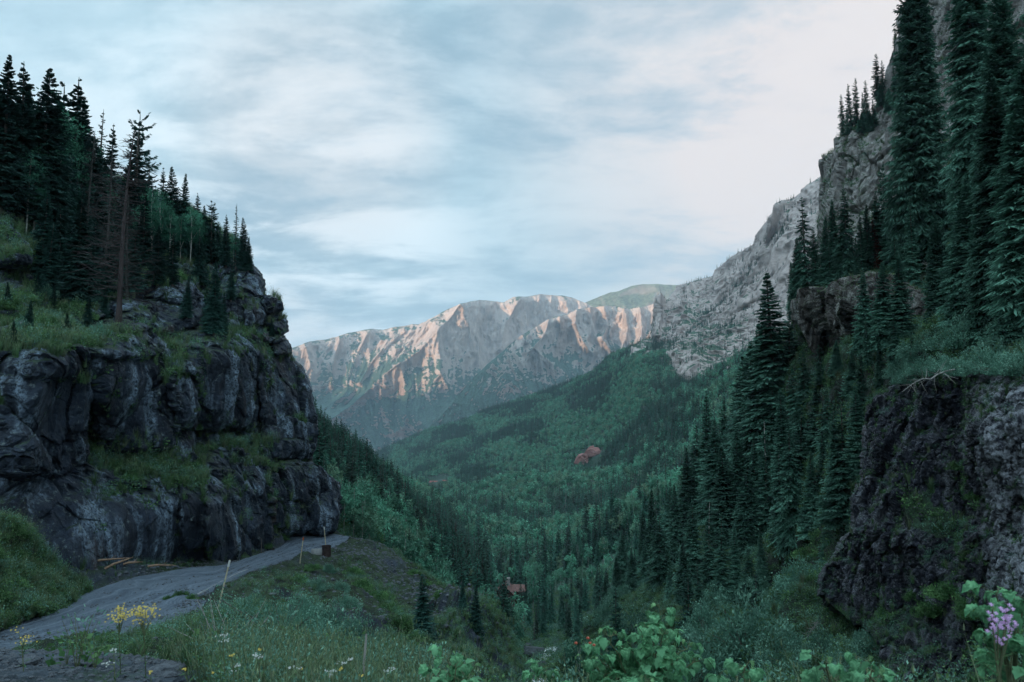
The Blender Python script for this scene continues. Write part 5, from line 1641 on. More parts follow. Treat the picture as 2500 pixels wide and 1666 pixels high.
shrubs('lc', [(278, 540, 8, 'small ledge bush', 3), (268, 548, 5, 'small ledge bush', 3), (150, 470, 9, 'small ledge bush', 2), (110, 468, 10, 'small ledge bush', 2), (130, 480, 9, 'small ledge bush', 2), (170, 480, 9, 'small ledge bush', 3), (190, 468, 9, 'small ledge bush', 3), (100, 450, 8, 'small ledge bush', 3), (195, 430, 8, 'small ledge bush', 2), (140, 275, 10, 'small ledge bush', 3),
               (160, 272, 9, 'small ledge bush', 3), (272, 330, 6, 'small ledge bush', 3), (60, 312, 12, 'small ledge bush', 2), (30, 318, 12, 'small ledge bush', 2), (90, 320, 9, 'small ledge bush', 3), (8, 310, 12, 'small ledge bush', 2), (20, 335, 11, 'small ledge bush', 0), (45, 328, 12, 'small ledge bush', 2), (70, 330, 11, 'small ledge bush', 0), (-8, 330, 12, 'small ledge bush', 2), (48, 300, 10, 'small ledge bush', 0), (78, 310, 9, 'small ledge bush', 2), (22, 300, 12, 'small ledge bush', 3), (100, 335, 9, 'small ledge bush', 0), (205, 300, 8, 'small ledge bush', 3), (178, 280, 9, 'small ledge bush', 2)],
       'on the ledges of the left cliff', 'bushes on the left cliff ledges', name='ledge_bush')
shrubs('lb', [(8, 560, 14, 'low green bush', 2), (30, 575, 12, 'low green bush', 2), (10, 590, 16, 'low green bush', 2), (45, 592, 12, 'low green bush', 3), (25, 610, 13, 'low green bush', 3), (60, 600, 8, 'low green bush', 3), (-15, 600, 20, 'low green bush', 2), (-20, 560, 20, 'low green bush', 2), (12, 535, 12, 'low green bush', 2)],
       'on the bank at the lower left', 'bushes on the lower left bank', name='bank_bush')

# ================================================================== GRASS AND GROUND COVER (nobody could count it)


def tuft(seed, nb=34, h=0.5, w=0.012, spread=0.35, seedhead=0.0):
    g = np.random.default_rng(seed)
    mb = MB()
    for k in range(nb):
        a = g.random() * 6.28
        r0 = 0.12 * g.random()
        b = np.array([math.cos(a) * r0, math.sin(a) * r0, -0.03])
        hh = h * (0.5 + 0.7 * g.random())
        sp = spread * hh * (0.3 + g.random())
        d = np.array([math.cos(a), math.sin(a), 0])
        pv = np.array([-math.sin(a), math.cos(a), 0]) * w
        p1 = b + d * sp * 0.3 + [0, 0, hh * .6]
        p2 = b + d * sp + [0, 0, hh]
        mb.add([b - pv, b + pv, p1 + pv * .7, p1 - pv * .7, p2], [[0, 1, 2, 3], [3, 2, 4, -1]], np.array([0, 0, .35, .35, 0.9]) * (0.4 + .9 * g.random()))
        if g.random() < seedhead:
            q = p2 + [0, 0, 0.02]
            mb.add([q + [w, 0, 0], q + [0, w, 0], q + [-w, 0, 0], q + [0, -w, 0], q + [0, 0, .08], q - [0, 0, .02]], [[0, 1, 4], [1, 2, 4], [2, 3, 4], [3, 0, 4], [1, 0, 5], [3, 2, 5]], 1.3)
    return mb


def forb(seed, n=70, h=0.45, leaf=0.05, narrow=0.3):
    g = np.random.default_rng(seed)
    a = g.random(n) * 6.28
    rr = 0.28 * np.sqrt(g.random(n))
    z = h * g.random(n) ** 0.8
    base = np.stack([np.cos(a) * rr, np.sin(a) * rr, z], -1)
    dr = unit(np.stack([np.cos(a), np.sin(a), 0.3 + 0.4 * g.random(n)], -1) + g.normal(0, .4, (n, 3)))
    pv = unit(np.cross(dr, g.normal(size=(n, 3))))
    ln = leaf * (0.6 + 0.8 * g.random(n))
    mb = MB()
    V, Fx, _ = diamonds(base, dr, ln, pv, ln * narrow)
    mb.add(V, Fx, np.repeat(np.clip(z / h + g.normal(0, .2, n), 0, 1), 4))
    return mb


TU = [tuft(71).mesh('tuft', m_grass, attr='tip'), tuft(72, 26, 0.7, 0.010, 0.5, 0.3).mesh('tuft', m_grass, attr='tip'), tuft(73, 40, 0.35, 0.012, .6).mesh('tuft', m_grass, attr='tip')]
FO = [forb(74).mesh('forb', m_bush, attr='tip'), forb(75, 90, 0.6, 0.06, 0.22).mesh('forb', m_wil, attr='tip'), forb(76, 60, 0.3, 0.07, 0.4).mesh('forb', m_bush, attr='tip')]


def cover(key, n, smin, smax, mask, meshes, name, label, cat, rng=RNG):
    Q, Nn, u, v = SHEETS[key].scatter(n, mask)
    i = rng.integers(0, len(meshes), n)
    s = smin + (smax - smin) * rng.random(n)
    instancer(name, Q, meshes, i, s, rng.random(n) * 6.28, tilt=rng.normal(0, 0.15, (n, 2)), label=label, cat=cat)


flatm = lambda lo: (lambda U, V, P, N: np.clip((N[..., 2] - lo) * 4, 0, 1))


def m_lc(U, V, P, N):
    w = np.clip((N[..., 2] - 0.6) * 3, 0, 1) * (fbm(P / 6, 3) > -0.1)
    w = w + 1.2 * np.exp(-((V - (452 + (U - 100) * 0.25)) / 17) ** 2) * (U > 85) * (U < 205) + 0.18 * np.exp(-((V - 312) / 14) ** 2) * (U < 95) + 0.3 * (V < 262)
    w = w * np.where((V > 262) & (V < 350) & (U > 95), 0.35, 1)
    return w * (U < 300)


def m_n(U, V, P, N):
    far = np.clip(1 - (ROADM(U, V) + ROADM(U, V - 6) + ROADM(U - 6, V - 2) + ROADM(U, V - 10) * (U < 220)) * 3, 0, 1) * (U < 525)
    sc = fbm(P / 7 + 3, 3)
    scree = np.exp(-(line_dist(U, V, [(340, 548), (380, 565), (420, 598)]) / 17) ** 2) + np.exp(-(line_dist(U, V, [(320, 575), (345, 620), (360, 650)]) / 15) ** 2)
    return far * np.clip(0.05 + 1.2 * np.clip(sc + 0.02, 0, 1) - 0.9 * scree + 1.0 * np.exp(-(line_dist(U, V, [(395, 556), (443, 592), (470, 614)]) / 4) ** 2) + 0.9 * np.exp(-(line_dist(U, V, [(350, 560), (385, 600), (405, 650)]) / 12) ** 2) + 1.3 * (V > 640), 0, 2)


cover('lc', 14000, 0.7, 1.9, m_lc, TU + FO, 'grass', 'rough grass and herbs on the ledges of the left cliff', 'grass')
cover('n', 17000, 0.3, 0.85, m_n, TU + FO + [FO[0], FO[1]], 'grass', 'grass and weeds on the embankment below the road', 'grass')
cover('lb', 6000, 0.5, 1.3, lambda U, V, P, N: 0.3 + np.clip(N[..., 2], 0, 1), TU + FO, 'grass', 'grass and herbs on the bank at the lower left', 'grass')
cover('g', 30000, 0.8, 2.2, lambda U, V, P, N: (V < 720) * (0.3 + np.clip(N[..., 2], 0, 1)), FO + [TU[0]], 'undergrowth', 'dense undergrowth covering the slope across the gorge', 'undergrowth')
cover('led', 260, 0.3, 0.8, lambda U, V, P, N: np.clip((N[..., 2] - 0.5) * 3, 0, 1) + 0.8 * (V < 290) * (U > 830), TU, 'grass', 'bright grass on top of the mossy ledge', 'grass')
cover('r1', 5000, 1.0, 3.5, lambda U, V, P, N: np.clip((N[..., 2] - 0.5) * 3, 0, 1), FO + [TU[0]], 'undergrowth', 'low shrubs on the shelves of the upper right cliff', 'undergrowth')
cover('l', 14000, 1.5, 3.5, lambda U, V, P, N: (P[..., 1] < 260) * 1.0 + 0.02, FO, 'undergrowth', 'undergrowth on the slope past the road end', 'undergrowth')
cover('f', 12000, 2, 4.5, lambda U, V, P, N: (P[..., 1] < 330) * 1.0 + 0.001, FO, 'undergrowth', 'undergrowth on the floor of the gorge', 'undergrowth')
cover('rc', 2500, 0.3, 0.9, lambda U, V, P, N: np.clip((N[..., 2] - 0.35) * 2, 0, 1) + 0.3 * (V > 590), FO + [TU[0]], 'undergrowth', 'small herbs rooted in cracks of the black cliff', 'undergrowth')
# ================================================================== ROAD FURNITURE, ROCKS, WATER, HOUSES
m_pole = mat_simple('weathered stake wood', (0.42, 0.36, 0.25), 0.8, 0.2, 8)
m_orange = mat_simple('orange reflector', (0.45, 0.10, 0.03), 0.5, 0.1, 8)
m_conc = mat_simple('old concrete', (0.22, 0.22, 0.22), 0.9, 0.2, 3)
m_rustpost = mat_simple('dark rusty steel', (0.035, 0.022, 0.02), 0.8, 0.4, 6)
m_timber = mat_simple('grey squared timber', (0.19, 0.20, 0.21), 0.9, 0.35, 3)
m_splinter = mat_simple('fresh broken wood', (0.24, 0.15, 0.10), 0.8, 0.3, 5)


def stake(u, v, tu, tv, label, refl=True, mat=m_pole, r=0.035, cat='snow stake'):
    P = SHEETS['n'].at(u, v)
    T = pt(tu, tv, P[1])
    e = empty('snow_stake', P)
    tag(e, label, cat, 'snow stakes along the road')
    d = T - P
    mb = MB()
    mb.tube([-0.1 * d, (0, 0, 0), 0.5 * d, d], [r, r, r, r * 0.85], 6)
    mb.build('pole', mat, e)
    if refl:
        rb = MB()
        L = np.linalg.norm(d)
        rb.tube([d * (1 - 0.28 / L), d * (1 - 0.02 / L)], [r * 1.35, r * 1.35], 6)
        rb.build('reflective_band', m_orange if refl == 2 else mat_white, e)
    return e


mat_white = mat_simple('dull white paint', (0.5, 0.5, 0.48), 0.6, 0.1, 5)
stake(218, 608, 230, 560, 'leaning tan snow stake beside the feathery willow at the road edge', True)
stake(300, 563, 303.5, 537, 'thin upright snow stake with an orange mark on the outer road edge', 2, r=0.045)
stake(326, 552, 324, 526.5, 'tallest thin stake next to the rusty post at the road bend', True, r=0.045)
stake(261, 554, 261.5, 538, 'small dark stake at the cliff side of the road', False, m_bark, 0.035)
stake(332, 533, 332, 518, 'small pale stake at the far end of the road', False, r=0.04)

P = SHEETS['n'].at(327, 556)
e = empty('guard_post', P)
tag(e, 'short dark rusty post on a concrete block at the road bend', 'post')
mb = MB()
mb.tube([(0, 0, 0), (0.02, 0, 0.4), (0, 0, 0.95)], [0.42, 0.40, 0.42], 12)
mb.build('post', m_rustpost, e)
mb = MB()
mb.tube([(0, 0, 0.93), (0, 0, 1.0)], [0.45, 0.45], 12)
mb.build('rim', m_rustpost, e)
mb = MB()
mb.box((-0.9, 0.0, 0.25), (1.1, 0.5, 0.9), rz=0.2, taper=0.9)
mb.build('concrete_block', m_conc, e)

# timber edging along the pull-off
uv = [(197, 597), (207, 591), (217, 585.5), (227, 580), (237, 575), (248, 571)]
for k, (a, b_) in enumerate(zip(uv[:-1], uv[1:])):
    A, B = SHEETS['n'].at(*a), SHEETS['n'].at(*b_)
    mid_p = (A + B) / 2
    d = B - A
    L = np.linalg.norm(d)
    mb = MB()
    mb.tube([-d / 2 * .97, (0, 0, 0.01), d / 2 * .97], [0.09, 0.10, 0.09], 5)
    o = mb.build('edge_timber', m_timber)
    o.location = mid_p + np.array([0, 0, 0.06])
    tag(o, '%s pale timber from the pull-off end of the row edging the road' % ORD[k], 'timber', 'timbers edging the road')

# broken branches lying at the foot of the cliff
for k, (u, v, a, L, tl, lab) in enumerate([(88, 567, 0.1, 2.4, 0.1, 'long orange splintered branch lying on the rubble under the cliff wall'), (105, 574, 0.5, 1.6, 0.35, 'short bright splintered branch tilted on the rubble'),
                                           (148, 571, -0.1, 1.9, 0.05, 'pale broken branch nearest the road edge under the cliff'), (83, 560, 0.9, 0.9, 0.9, 'small upright splinter of wood beside the cliff wall'), (122, 568, 0.2, 1.2, 0.1, 'thin reddish stick in the middle of the rubble')]):
    P = SHEETS['n'].at(u, v)
    d = np.array([math.cos(a) * math.cos(tl), math.sin(a) * math.cos(tl), math.sin(tl)]) * L
    mb = MB()
    mb.tube([(0, 0, 0), d * .3 + [0, 0, .06], d * .7 + [0, 0.05, .02], d], [0.07, 0.075, 0.05, 0.015], 6)
    mb.tube([d * .5, d * .6 + [0.1, 0.1, .25]], [0.03, 0.01], 4)
    o = mb.build('broken_branch', m_splinter)
    o.location = P + np.array([0, 0, 0.25])
    tag(o, lab, 'branch', 'broken branches under the cliff')


def rock_mesh(seed, sub=3, flat=0.7, mat=None, rough=0.35, name='rock'):
    import bmesh
    bm = bmesh.new()
    bmesh.ops.create_icosphere(bm, subdivisions=sub, radius=1.0)
    V = np.array([v.co[:] for v in bm.verts])
    Fx = np.array([[v.index for v in f.verts] for f in bm.faces])
    bm.free()
    k, g = cells(V * 1.1 + seed * 7.3)
    n = fbm(V * 1.3 + seed, 3)
    V = V * (1 + rough * (k - .5)[:, None] + 0.35 * n[:, None] * rough)
    # a few flat facets
    gg = np.random.default_rng(seed)
    for _ in range(7):
        d = unit(gg.normal(size=3))
        q = V @ d
        lim = 0.62 + 0.25 * gg.random()
        V = V - np.outer(np.maximum(q - lim, 0) * 0.9, d)
    V[:, 2] *= flat
    return np_mesh(name, V, Fx, mat, smooth=False)


m_boul = mat_rock('river boulder rock', (0.03, 0.036, 0.04), (0.075, 0.09, 0.095), (0.20, 0.225, 0.235), size=1.2, streak=0.3, bump=0.6, bd=0.1, veg=(0.03, 0.055, 0.03), vlo=1.05, vhi=1.35, vsize=1.0)
m_stone = mat_rock('pale loose stone', (0.05, 0.055, 0.065), (0.11, 0.12, 0.135), (0.25, 0.26, 0.28), size=0.25, streak=0.2, bump=0.6, bd=0.02)
BO = [rock_mesh(k, 3, (0.75, 0.6, 0.9, 0.65)[k], m_boul) for k in range(4)]
STN = [rock_mesh(10 + k, 2, (0.6, 0.5, 0.7, 0.45)[k], m_stone) for k in range(4)]

# stream
rv = [(552, 648, 12), (548, 656, 9), (541, 662, 8), (536, 670, 10), (545, 679, 18), (540, 690, 30), (530, 705, 40)]
row = []
for u, v, w in rv:
    C = SHEETS['f'].at(u, v)
    ww = w / F * C[1] * 0.5
    row.append([C + np.array([t * ww, 0, 0.35]) for t in np.linspace(-1, 1, 14)])
RW = np.array(row)
ti = np.linspace(0, len(rv) - 1, 90)
RW = np.stack([[np.interp(ti, np.arange(len(rv)), RW[:, j, k]) for k in range(3)] for j in range(14)], 0).transpose(2, 0, 1)
RW[..., 2] += 0.22 * fbm(RW * 0.7, 4)
m_wat, nn = new_mat('white water')
tc = nn.n('ShaderNodeTexCoord').outputs['Object']
fo = nn.noise(tc, 0.55, 6, 0.7, 1.2)
cfo = nn.mix(nn.ramp(fo, 0.42, 0.56), (0.05, 0.08, 0.085), (0.75, 0.78, 0.78))
finish(nn, cfo, 0.35, fo, 0.6, 0.2, 0.4)
i_ = np.arange(89)[:, None] * 14
j_ = np.arange(13)[None]
o = obj('water', np_mesh('water', RW.reshape(-1, 3), np.stack([i_ + j_, i_ + j_ + 1, i_ + 15 + j_, i_ + 14 + j_], -1).reshape(-1, 4), m_wat))
o['kind'] = 'structure'
bl = [(534, 659, 13, 0, 'largest rounded grey boulder beside the stream'), (541, 668, 8, 1, 'pale boulder in front of the largest stream boulder'), (512, 648, 8, 2, 'flat grey boulder on the bank left of the stream'),
      (524, 668, 9, 3, 'dark boulder left of the white water'), (560, 671, 8, 1, 'boulder on the right bank of the stream'), (571, 667, 7, 0, 'angular boulder under the green grassy bank'), (553, 663, 5, 2, 'small boulder just above the white water'),
      (532, 680, 9, 0, 'round boulder splitting the white water'), (564, 681, 9, 3, 'broad flat boulder right of the white water'), (518, 678, 7, 1, 'dark boulder at the foot of the rock wall'), (549, 654, 4, 1, 'small pale boulder at the stream bend'), (578, 678, 7, 2, 'wet boulder among the bushes right of the stream'),
      (511, 636, 5, 3, 'mossy boulder under the grassy strip'), (528, 648, 5, 1, 'dark rock behind the largest stream boulder')]
for k, (u, v, w, j, lab) in enumerate(bl):
    P = SHEETS['f'].at(u, v)
    r = w / F * P[1]
    o = obj('boulder', BO[j])
    o.location = P + np.array([0, 0, r * .3])
    o.scale = (r, r * .9, r)
    o.rotation_euler = (0, 0, RNG.random() * 6)
    tag(o, lab, 'boulder', 'boulders along the stream')

# boulders at the foot of the black cliff
for k, (u, v, w, lab) in enumerate([(872, 640, 9, 'black block below the corner of the black cliff'), (858, 655, 8, 'dark rock half hidden by willows under the black cliff'), (890, 655, 10, 'black rounded rock in front of the black cliff'), (912, 640, 9, 'dark slab leaning on the black cliff foot'),
                                    (800, 660, 8, 'dark rock among the willows left of the black cliff'), (838, 630, 7, 'small dark rock under the cliff overhang'), (760, 675, 7, 'dark stone at the near edge of the willows')]):
    P = SHEETS['g'].at(u, v) if u < 880 else SHEETS['rc'].at(u, v)
    r = w / F * P[1]
    o = obj('boulder', rock_mesh(30 + k, 3, 0.8, m_rcl))
    o.location = P
    o.scale = (r, r, r)
    tag(o, lab, 'boulder', 'dark rocks under the black cliff')

# ---- cabin in the valley
m_roof = mat_simple('brown shingle roof', (0.16, 0.085, 0.075), 0.85, 0.3, 1.5)
m_log = mat_simple('dark red-brown log wall', (0.055, 0.022, 0.018), 0.8, 0.35, 1.0)
m_deck = mat_simple('red deck rail', (0.15, 0.03, 0.03), 0.7, 0.2, 2)
m_trim = mat_simple('pale trim', (0.30, 0.27, 0.25), 0.7, 0.1, 2)
m_chim = mat_simple('grey stone chimney', (0.26, 0.25, 0.24), 0.9, 0.4, 3)
mg, nn = new_mat('window glass')
finish(nn, (0.02, 0.03, 0.035), 0.08, spec=0.8)
mr, nn = new_mat('red roof metal')
finish(nn, nn.mix(nn.noise(nn.n('ShaderNodeTexCoord').outputs['Object'], 1.0, 3), (0.22, 0.07, 0.06), (0.34, 0.12, 0.10)), 0.6)


def gable_roof(w, l, z0, zr, over=0.5, th=0.18):
    """two thick slopes, ridge along y"""
    mb = MB()
    for sg in (-1, 1):
        a = np.array([[0, -l / 2 - over, zr], [0, l / 2 + over, zr], [sg * (w / 2 + over), l / 2 + over, z0 - over * (zr - z0) / (w / 2)], [sg * (w / 2 + over), -l / 2 - over, z0 - over * (zr - z0) / (w / 2)]])
        V = np.concatenate([a, a + [0, 0, th]])
        mb.add(V, [[0, 1, 2, 3], [7, 6, 5, 4], [0, 4, 5, 1], [1, 5, 6, 2], [2, 6, 7, 3], [3, 7, 4, 0]])
    return mb


def walls(w, l, h, zr):
    mb = MB()
    x, y = w / 2, l / 2
    V = [[-x, -y, -3], [x, -y, -3], [x, y, -3], [-x, y, -3], [-x, -y, h], [x, -y, h], [x, y, h], [-x, y, h], [0, -y, zr], [0, y, zr]]
    mb.add(V, [[0, 1, 5, 4], [1, 2, 6, 5], [2, 3, 7, 6], [3, 0, 4, 7], [4, 5, 8, -1], [6, 7, 9, -1]])
    return mb


def window(parent, c, w, h):
    x, y, z = c
    fr = MB()
    fr.box((x, y - 0.04, z), (w + 0.24, 0.10, h + 0.24))
    f_ = fr.build('window', m_trim, parent, smooth=False)
    gl = MB()
    gl.box((x - w * .255, y - 0.11, z), (w * 0.46, 0.06, h))
    gl.box((x + w * .255, y - 0.11, z), (w * 0.46, 0.06, h))
    gl.build('pane', mg, f_, smooth=False)


P = SHEETS['f'].at(505, 607)
hz_ = P + np.array([0, 0, 1.0])
e = empty('cabin', hz_, math.radians(-8), 0.85)
tag(e, 'brown-roofed log cabin with a chimney and red deck among the valley trees', 'cabin')
walls(9, 9, 6.2, 10.2).build('wall', m_log, e, smooth=False)
roof = gable_roof(9, 9, 6.2, 10.4, 0.9).build('roof', m_roof, e, smooth=False)
w2 = MB(); w2.box((6.2, 1.5, 2.2), (5.0, 6.5, 8.4)); w2.build('side_wing', m_log, e, smooth=False)
r2 = MB()
r2.box((6.5, 1.6, 6.75), (6.4, 7.8, 0.22), rx=-0.0)
r2.add(np.array([[3.4, -2.3, 6.9], [9.6, -2.3, 6.9], [9.6, 5.5, 6.9], [3.4, 5.5, 6.9], [3.4, 1.6, 9.3], [9.0, 1.6, 9.3]]), [[0, 1, 5, 4], [3, 4, 5, 2], [0, 4, 3, -1], [1, 2, 5, -1]])
r2.build('wing_roof', m_roof, e, smooth=False)
r3 = MB()
r3.add(np.array([[-5.4, -7.4, 4.3], [0.6, -7.4, 4.3], [0.6, -4.4, 6.0], [-5.4, -4.4, 6.0], [-5.4, -7.4, 4.1], [0.6, -7.4, 4.1], [0.6, -4.4, 5.8], [-5.4, -4.4, 5.8]]), [[0, 1, 2, 3], [7, 6, 5, 4], [0, 4, 5, 1], [1, 5, 6, 2], [3, 2, 6, 7], [0, 3, 7, 4]])
r3.build('porch_roof', m_roof, e, smooth=False)
ch = MB(); ch.box((1.6, 0.5, 10.4), (1.3, 1.3, 3.4)); ch.build('chimney', m_chim, roof, smooth=False)
ch = MB(); ch.box((1.6, 0.5, 12.2), (1.6, 1.6, 0.25)); ch.build('chimney_cap', m_trim, roof, smooth=False)
for c, w, h in (((-1.6, -4.55, 7.4), 1.5, 1.3), ((1.6, -4.55, 7.4), 1.3, 1.3), ((2.3, -4.55, 3.4), 2.2, 2.4), ((-2.2, -4.55, 2.6), 2.0, 1.6), ((6.2, -1.8, 4.0), 1.8, 1.5)):
    window(e, c, w, h)
dk = MB(); dk.box((2.2, -6.2, 1.0), (6.4, 3.2, 0.25)); deck = dk.build('deck', m_deck, e, smooth=False)
rl = MB(); rl.box((2.2, -7.7, 2.0), (6.4, 0.12, 0.14)); rl.box((2.2, -7.7, 1.55), (6.4, 0.1, 0.1))
for x in np.linspace(-0.9, 5.3, 9): rl.box((x, -7.7, 1.5), (0.12, 0.12, 1.1))
rl.build('railing', m_deck, deck, smooth=False)
for x in (-0.8, 2.2, 5.2):
    pb = MB(); pb.box((x, -7.6, -0.9), (0.3, 0.3, 3.6)); pb.build('deck_post', m_log, deck, smooth=False)
for j, (u, v, sc_, lab, roofm) in enumerate([(434, 487, 1.25, 'red-roofed house on the lawn halfway down the valley', mr), (445, 485, 0.8, 'smaller dark house right of the red-roofed house', mr)]):
    P = SHEETS['f'].at(u, v)
    e = empty('house', P + np.array([0, 0, 3.0]), math.radians(75), sc_)
    tag(e, lab, 'house')
    walls(9, 14, 5, 8).build('wall', m_trim if j == 0 else m_log, e, smooth=False)
    gable_roof(9, 14, 5, 8.2, 1.0, 0.3).build('roof', roofm, e, smooth=False)
    wb = MB(); wb.box((-6.0, 0, 2.2), (3.0, 10, 4.5)); wb.build('porch', m_log, e, smooth=False)
    for y in (-4, 0, 4):
        q = MB(); q.box((-7.56, y, 2.6), (0.1, 1.8, 1.6)); q.build('window', mg, e, smooth=False)

# red outcrop in the forest
m_redrock = mat_rock('red earth outcrop', (0.24, 0.11, 0.10), (0.42, 0.22, 0.20), (0.50, 0.36, 0.34), size=6, streak=0.4, bump=0.8, bd=1.0)
for k, (u, v, w, hgt) in enumerate([(583, 463, 8, 9), (593, 456, 9, 7)]):
    P = SHEETS['f'].at(u, v)
    r = w / F * P[1]
    o = obj('red_outcrop', rock_mesh(50 + k, 4, 0.8, m_redrock, 0.6))
    o.location = P + np.array([0, 0, 4])
    o.scale = (r, r * 0.7, r * hgt / w * 1.1)
    o.rotation_euler = (0.5, 0, 0.3)
    tag(o, ('left, lower lobe of the bare red rock outcrop in the forest', 'right, upper lobe of the bare red rock outcrop in the forest')[k], 'rock outcrop', 'red rock outcrop')

# rusty dead spruces in the forest
for k, (u, v, h, lab) in enumerate([(656, 397, 20, 'rust-coloured dead spruce below the pale cliffs'), (663, 385, 15, 'smaller rusty dead spruce nearer the pale cliffs'), (455, 548, 15, 'reddish dead spruce on the slope left of the gorge'), (462, 552, 13, 'browned dead spruce beside the reddish one left of the gorge')]):
    P = SHEETS['f' if k < 2 else 'l'].at(u, v)
    o = obj('dead_tree', REDJ)
    o.location = P
    o.scale = (h * 1.2, h * 1.2, h)
    tag(o, lab, 'tree', 'rusty dead trees in the valley')

# dead branches hanging over the black cliff
for k, (u, v, tu, tv, key, lab) in enumerate([(942, 366, 904, 386, 'rc', 'bleached fallen branch poking out over the black cliff'), (940, 300, 925, 262, 'g', 'spray of bare white twigs above the silvery willows'), (1018, 250, 985, 225, 'g', 'long curving bare branch among the towering spruces'), (800, 640, 818, 622, 'g', 'tangle of pale dead twigs at the foot of the slope'),
                                              (1010, 290, 1000, 330, 'g', 'dark leaning dead branch beside the silvery willows')]):
    P = SHEETS[key].at(u, v) + np.array([0, -1.0, 0.3])
    T = pt(tu, tv, P[1] - 2.5)
    d = T - P
    g = np.random.default_rng(80 + k)
    mb = MB()
    L = np.linalg.norm(d)
    pts_ = [d * t + g.normal(0, .03 * L, 3) * t for t in np.linspace(0, 1, 7)]
    mb.tube(pts_, np.linspace(0.05, 0.012, 7), 5)
    for j in range(26):
        t = 0.2 + 0.78 * g.random()
        q = d * t
        e2 = q + unit(d / L * 0.5 + g.normal(size=3)) * L * 0.22 * (1.1 - t * .6)
        mb.tube([q, (q + e2) / 2 + g.normal(0, .03, 3), e2], [0.018, 0.013, 0.005], 3)
    o = mb.build('dead_branch', m_dead)
    o.location = P
    tag(o, lab, 'branch')

# ================================================================== FOREGROUND KNOLL
KN = SHEETS['k']


def m_kn(U, V, P, N):
    w = np.clip((U - 185) / 45, 0, 1) * np.clip((470 - U) / 60, 0, 1) * (V < 800)
    w = w * np.clip(1.2 - np.clip(160 + (V - 655) * 1.6 - U, -40, 40) / 40, 0, 2)
    return w + 0.10 * (V < 760) * (U > 400)


cover('k', 5200, 0.22, 0.62, m_kn, TU + FO + [TU[1], FO[1]], 'grass', 'tall pale grass and weeds on the near bank', 'grass')
# gravel and small stones
gv = [rock_mesh(20 + k, 1, 0.6, m_stone, name='pebble') for k in range(4)]
Q, _, uu, vv_ = KN.scatter(15000, lambda U, V, P, N: (U < 520) * (V < 900) * 1.0)
instancer('gravel', Q, gv, RNG.integers(0, 4, len(Q)), 0.008 + 0.028 * RNG.random(len(Q)) ** 3, RNG.random(len(Q)) * 6, label='loose dark gravel and small stones on the near bank', cat='gravel')
Q, _, uu, vv_ = SHEETS['n'].scatter(9000, lambda U, V, P, N: (1 - ROADM(U, V)) * 1.0 * (V < 680) * (0.15 + np.exp(-(line_dist(U, V, [(340, 548), (380, 565), (420, 598), (450, 640)]) / 14) ** 2) + np.exp(-(line_dist(U, V, [(40, 575), (90, 570), (150, 570), (230, 560)]) / 8) ** 2)))
instancer('rubble', Q, gv, RNG.integers(0, 4, len(Q)), 0.03 + 0.17 * RNG.random(len(Q)) ** 4, RNG.random(len(Q)) * 6, label='broken rubble strewn down the road embankment', cat='rubble')
Q, _, uu, vv_ = SHEETS['n'].scatter(9000, lambda U, V, P, N: ROADM(U, V) * (0.2 + (fbm(P / 1.5, 3) > 0.1)) * 1.0)
instancer('gravel', Q + np.array([0, 0, 0.09]), gv, RNG.integers(0, 4, len(Q)), 0.015 + 0.06 * RNG.random(len(Q)) ** 3, RNG.random(len(Q)) * 6, label='loose stones scattered over the gravel road', cat='gravel')
for k, (u, v, w, lab) in enumerate([(165, 668, 17, 'largest grey boulder on the near gravel bank'), (193, 676, 15, 'dark slab right of the largest near boulder'), (84, 662, 8, 'pale oblong stone on the near gravel'), (79, 655, 4, 'small pale stone behind the oblong stone'), (28, 660, 8, 'wedge-shaped stone at the left of the gravel'),
                                    (72, 674, 5, 'round stone low on the near gravel'), (120, 676, 6, 'dark stone in the middle of the near gravel'), (12, 676, 7, 'dark block at the bottom-left corner'), (50, 668, 4, 'small grey stone between the larger gravel stones'), (140, 660, 5, 'flat stone just left of the largest boulder'), (210, 664, 7, 'mossy stone among the near weeds')]):
    P = KN.at(u, v + w * .3)
    r = w / F * P[1]
    o = obj('stone', rock_mesh(60 + k, 3, (0.55, 0.4, 0.5, .6, .6)[k % 5], m_stone if k not in (1, 6, 7) else m_knoll))
    o.location = P + np.array([0, 0, r * .15])
    o.scale = (r * 1.25, r, r)
    o.rotation_euler = (0, 0, RNG.random() * .8)
    tag(o, lab, 'stone', 'stones on the near bank')

# ---- leafy raspberry bushes, every leaf its own part
m_rasp = mat_leaf('raspberry leaf', (0.04, 0.13, 0.06), (0.09, 0.27, 0.13), (0.26, 0.50, 0.26), 0.40, 0.35, 4.0, hue=(0.18, 0.42, 0.22, 1))
m_stem = mat_simple('green brown stem', (0.10, 0.12, 0.06), 0.8, 0.3, 20)
m_berry = mat_simple('orange red berry', (0.40, 0.07, 0.03), 0.35, 0.2, 20, 0.5)


def leaf_mesh(seed, droop=0.5):
    g = np.random.default_rng(seed)
    t = np.linspace(0, 1, 8)
    w = 0.36 * np.sin(np.pi * t ** 0.75) ** 0.8 * (1 + 0.16 * np.where(np.arange(8) % 2, 1, -1))
    w[0] = w[-1] = 0.0
    x = t * np.cos(droop * t)
    z = -t * np.sin(droop * t) + 0.12 * t
    V = []
    for k in range(8):
        V += [[x[k], -w[k], z[k] + 0.35 * w[k]], [x[k], 0, z[k]], [x[k], w[k], z[k] + 0.35 * w[k]]]
    Fx = []
    for k in range(7):
        Fx += [[3 * k, 3 * k + 1, 3 * k + 4, 3 * k + 3], [3 * k + 1, 3 * k + 2, 3 * k + 5, 3 * k + 4]]
    return np_mesh('leaf', V, Fx, m_rasp, True, {'tip': np.repeat(np.abs(w) / .36 * 0.5 + 0.2 * g.random(), 3)})


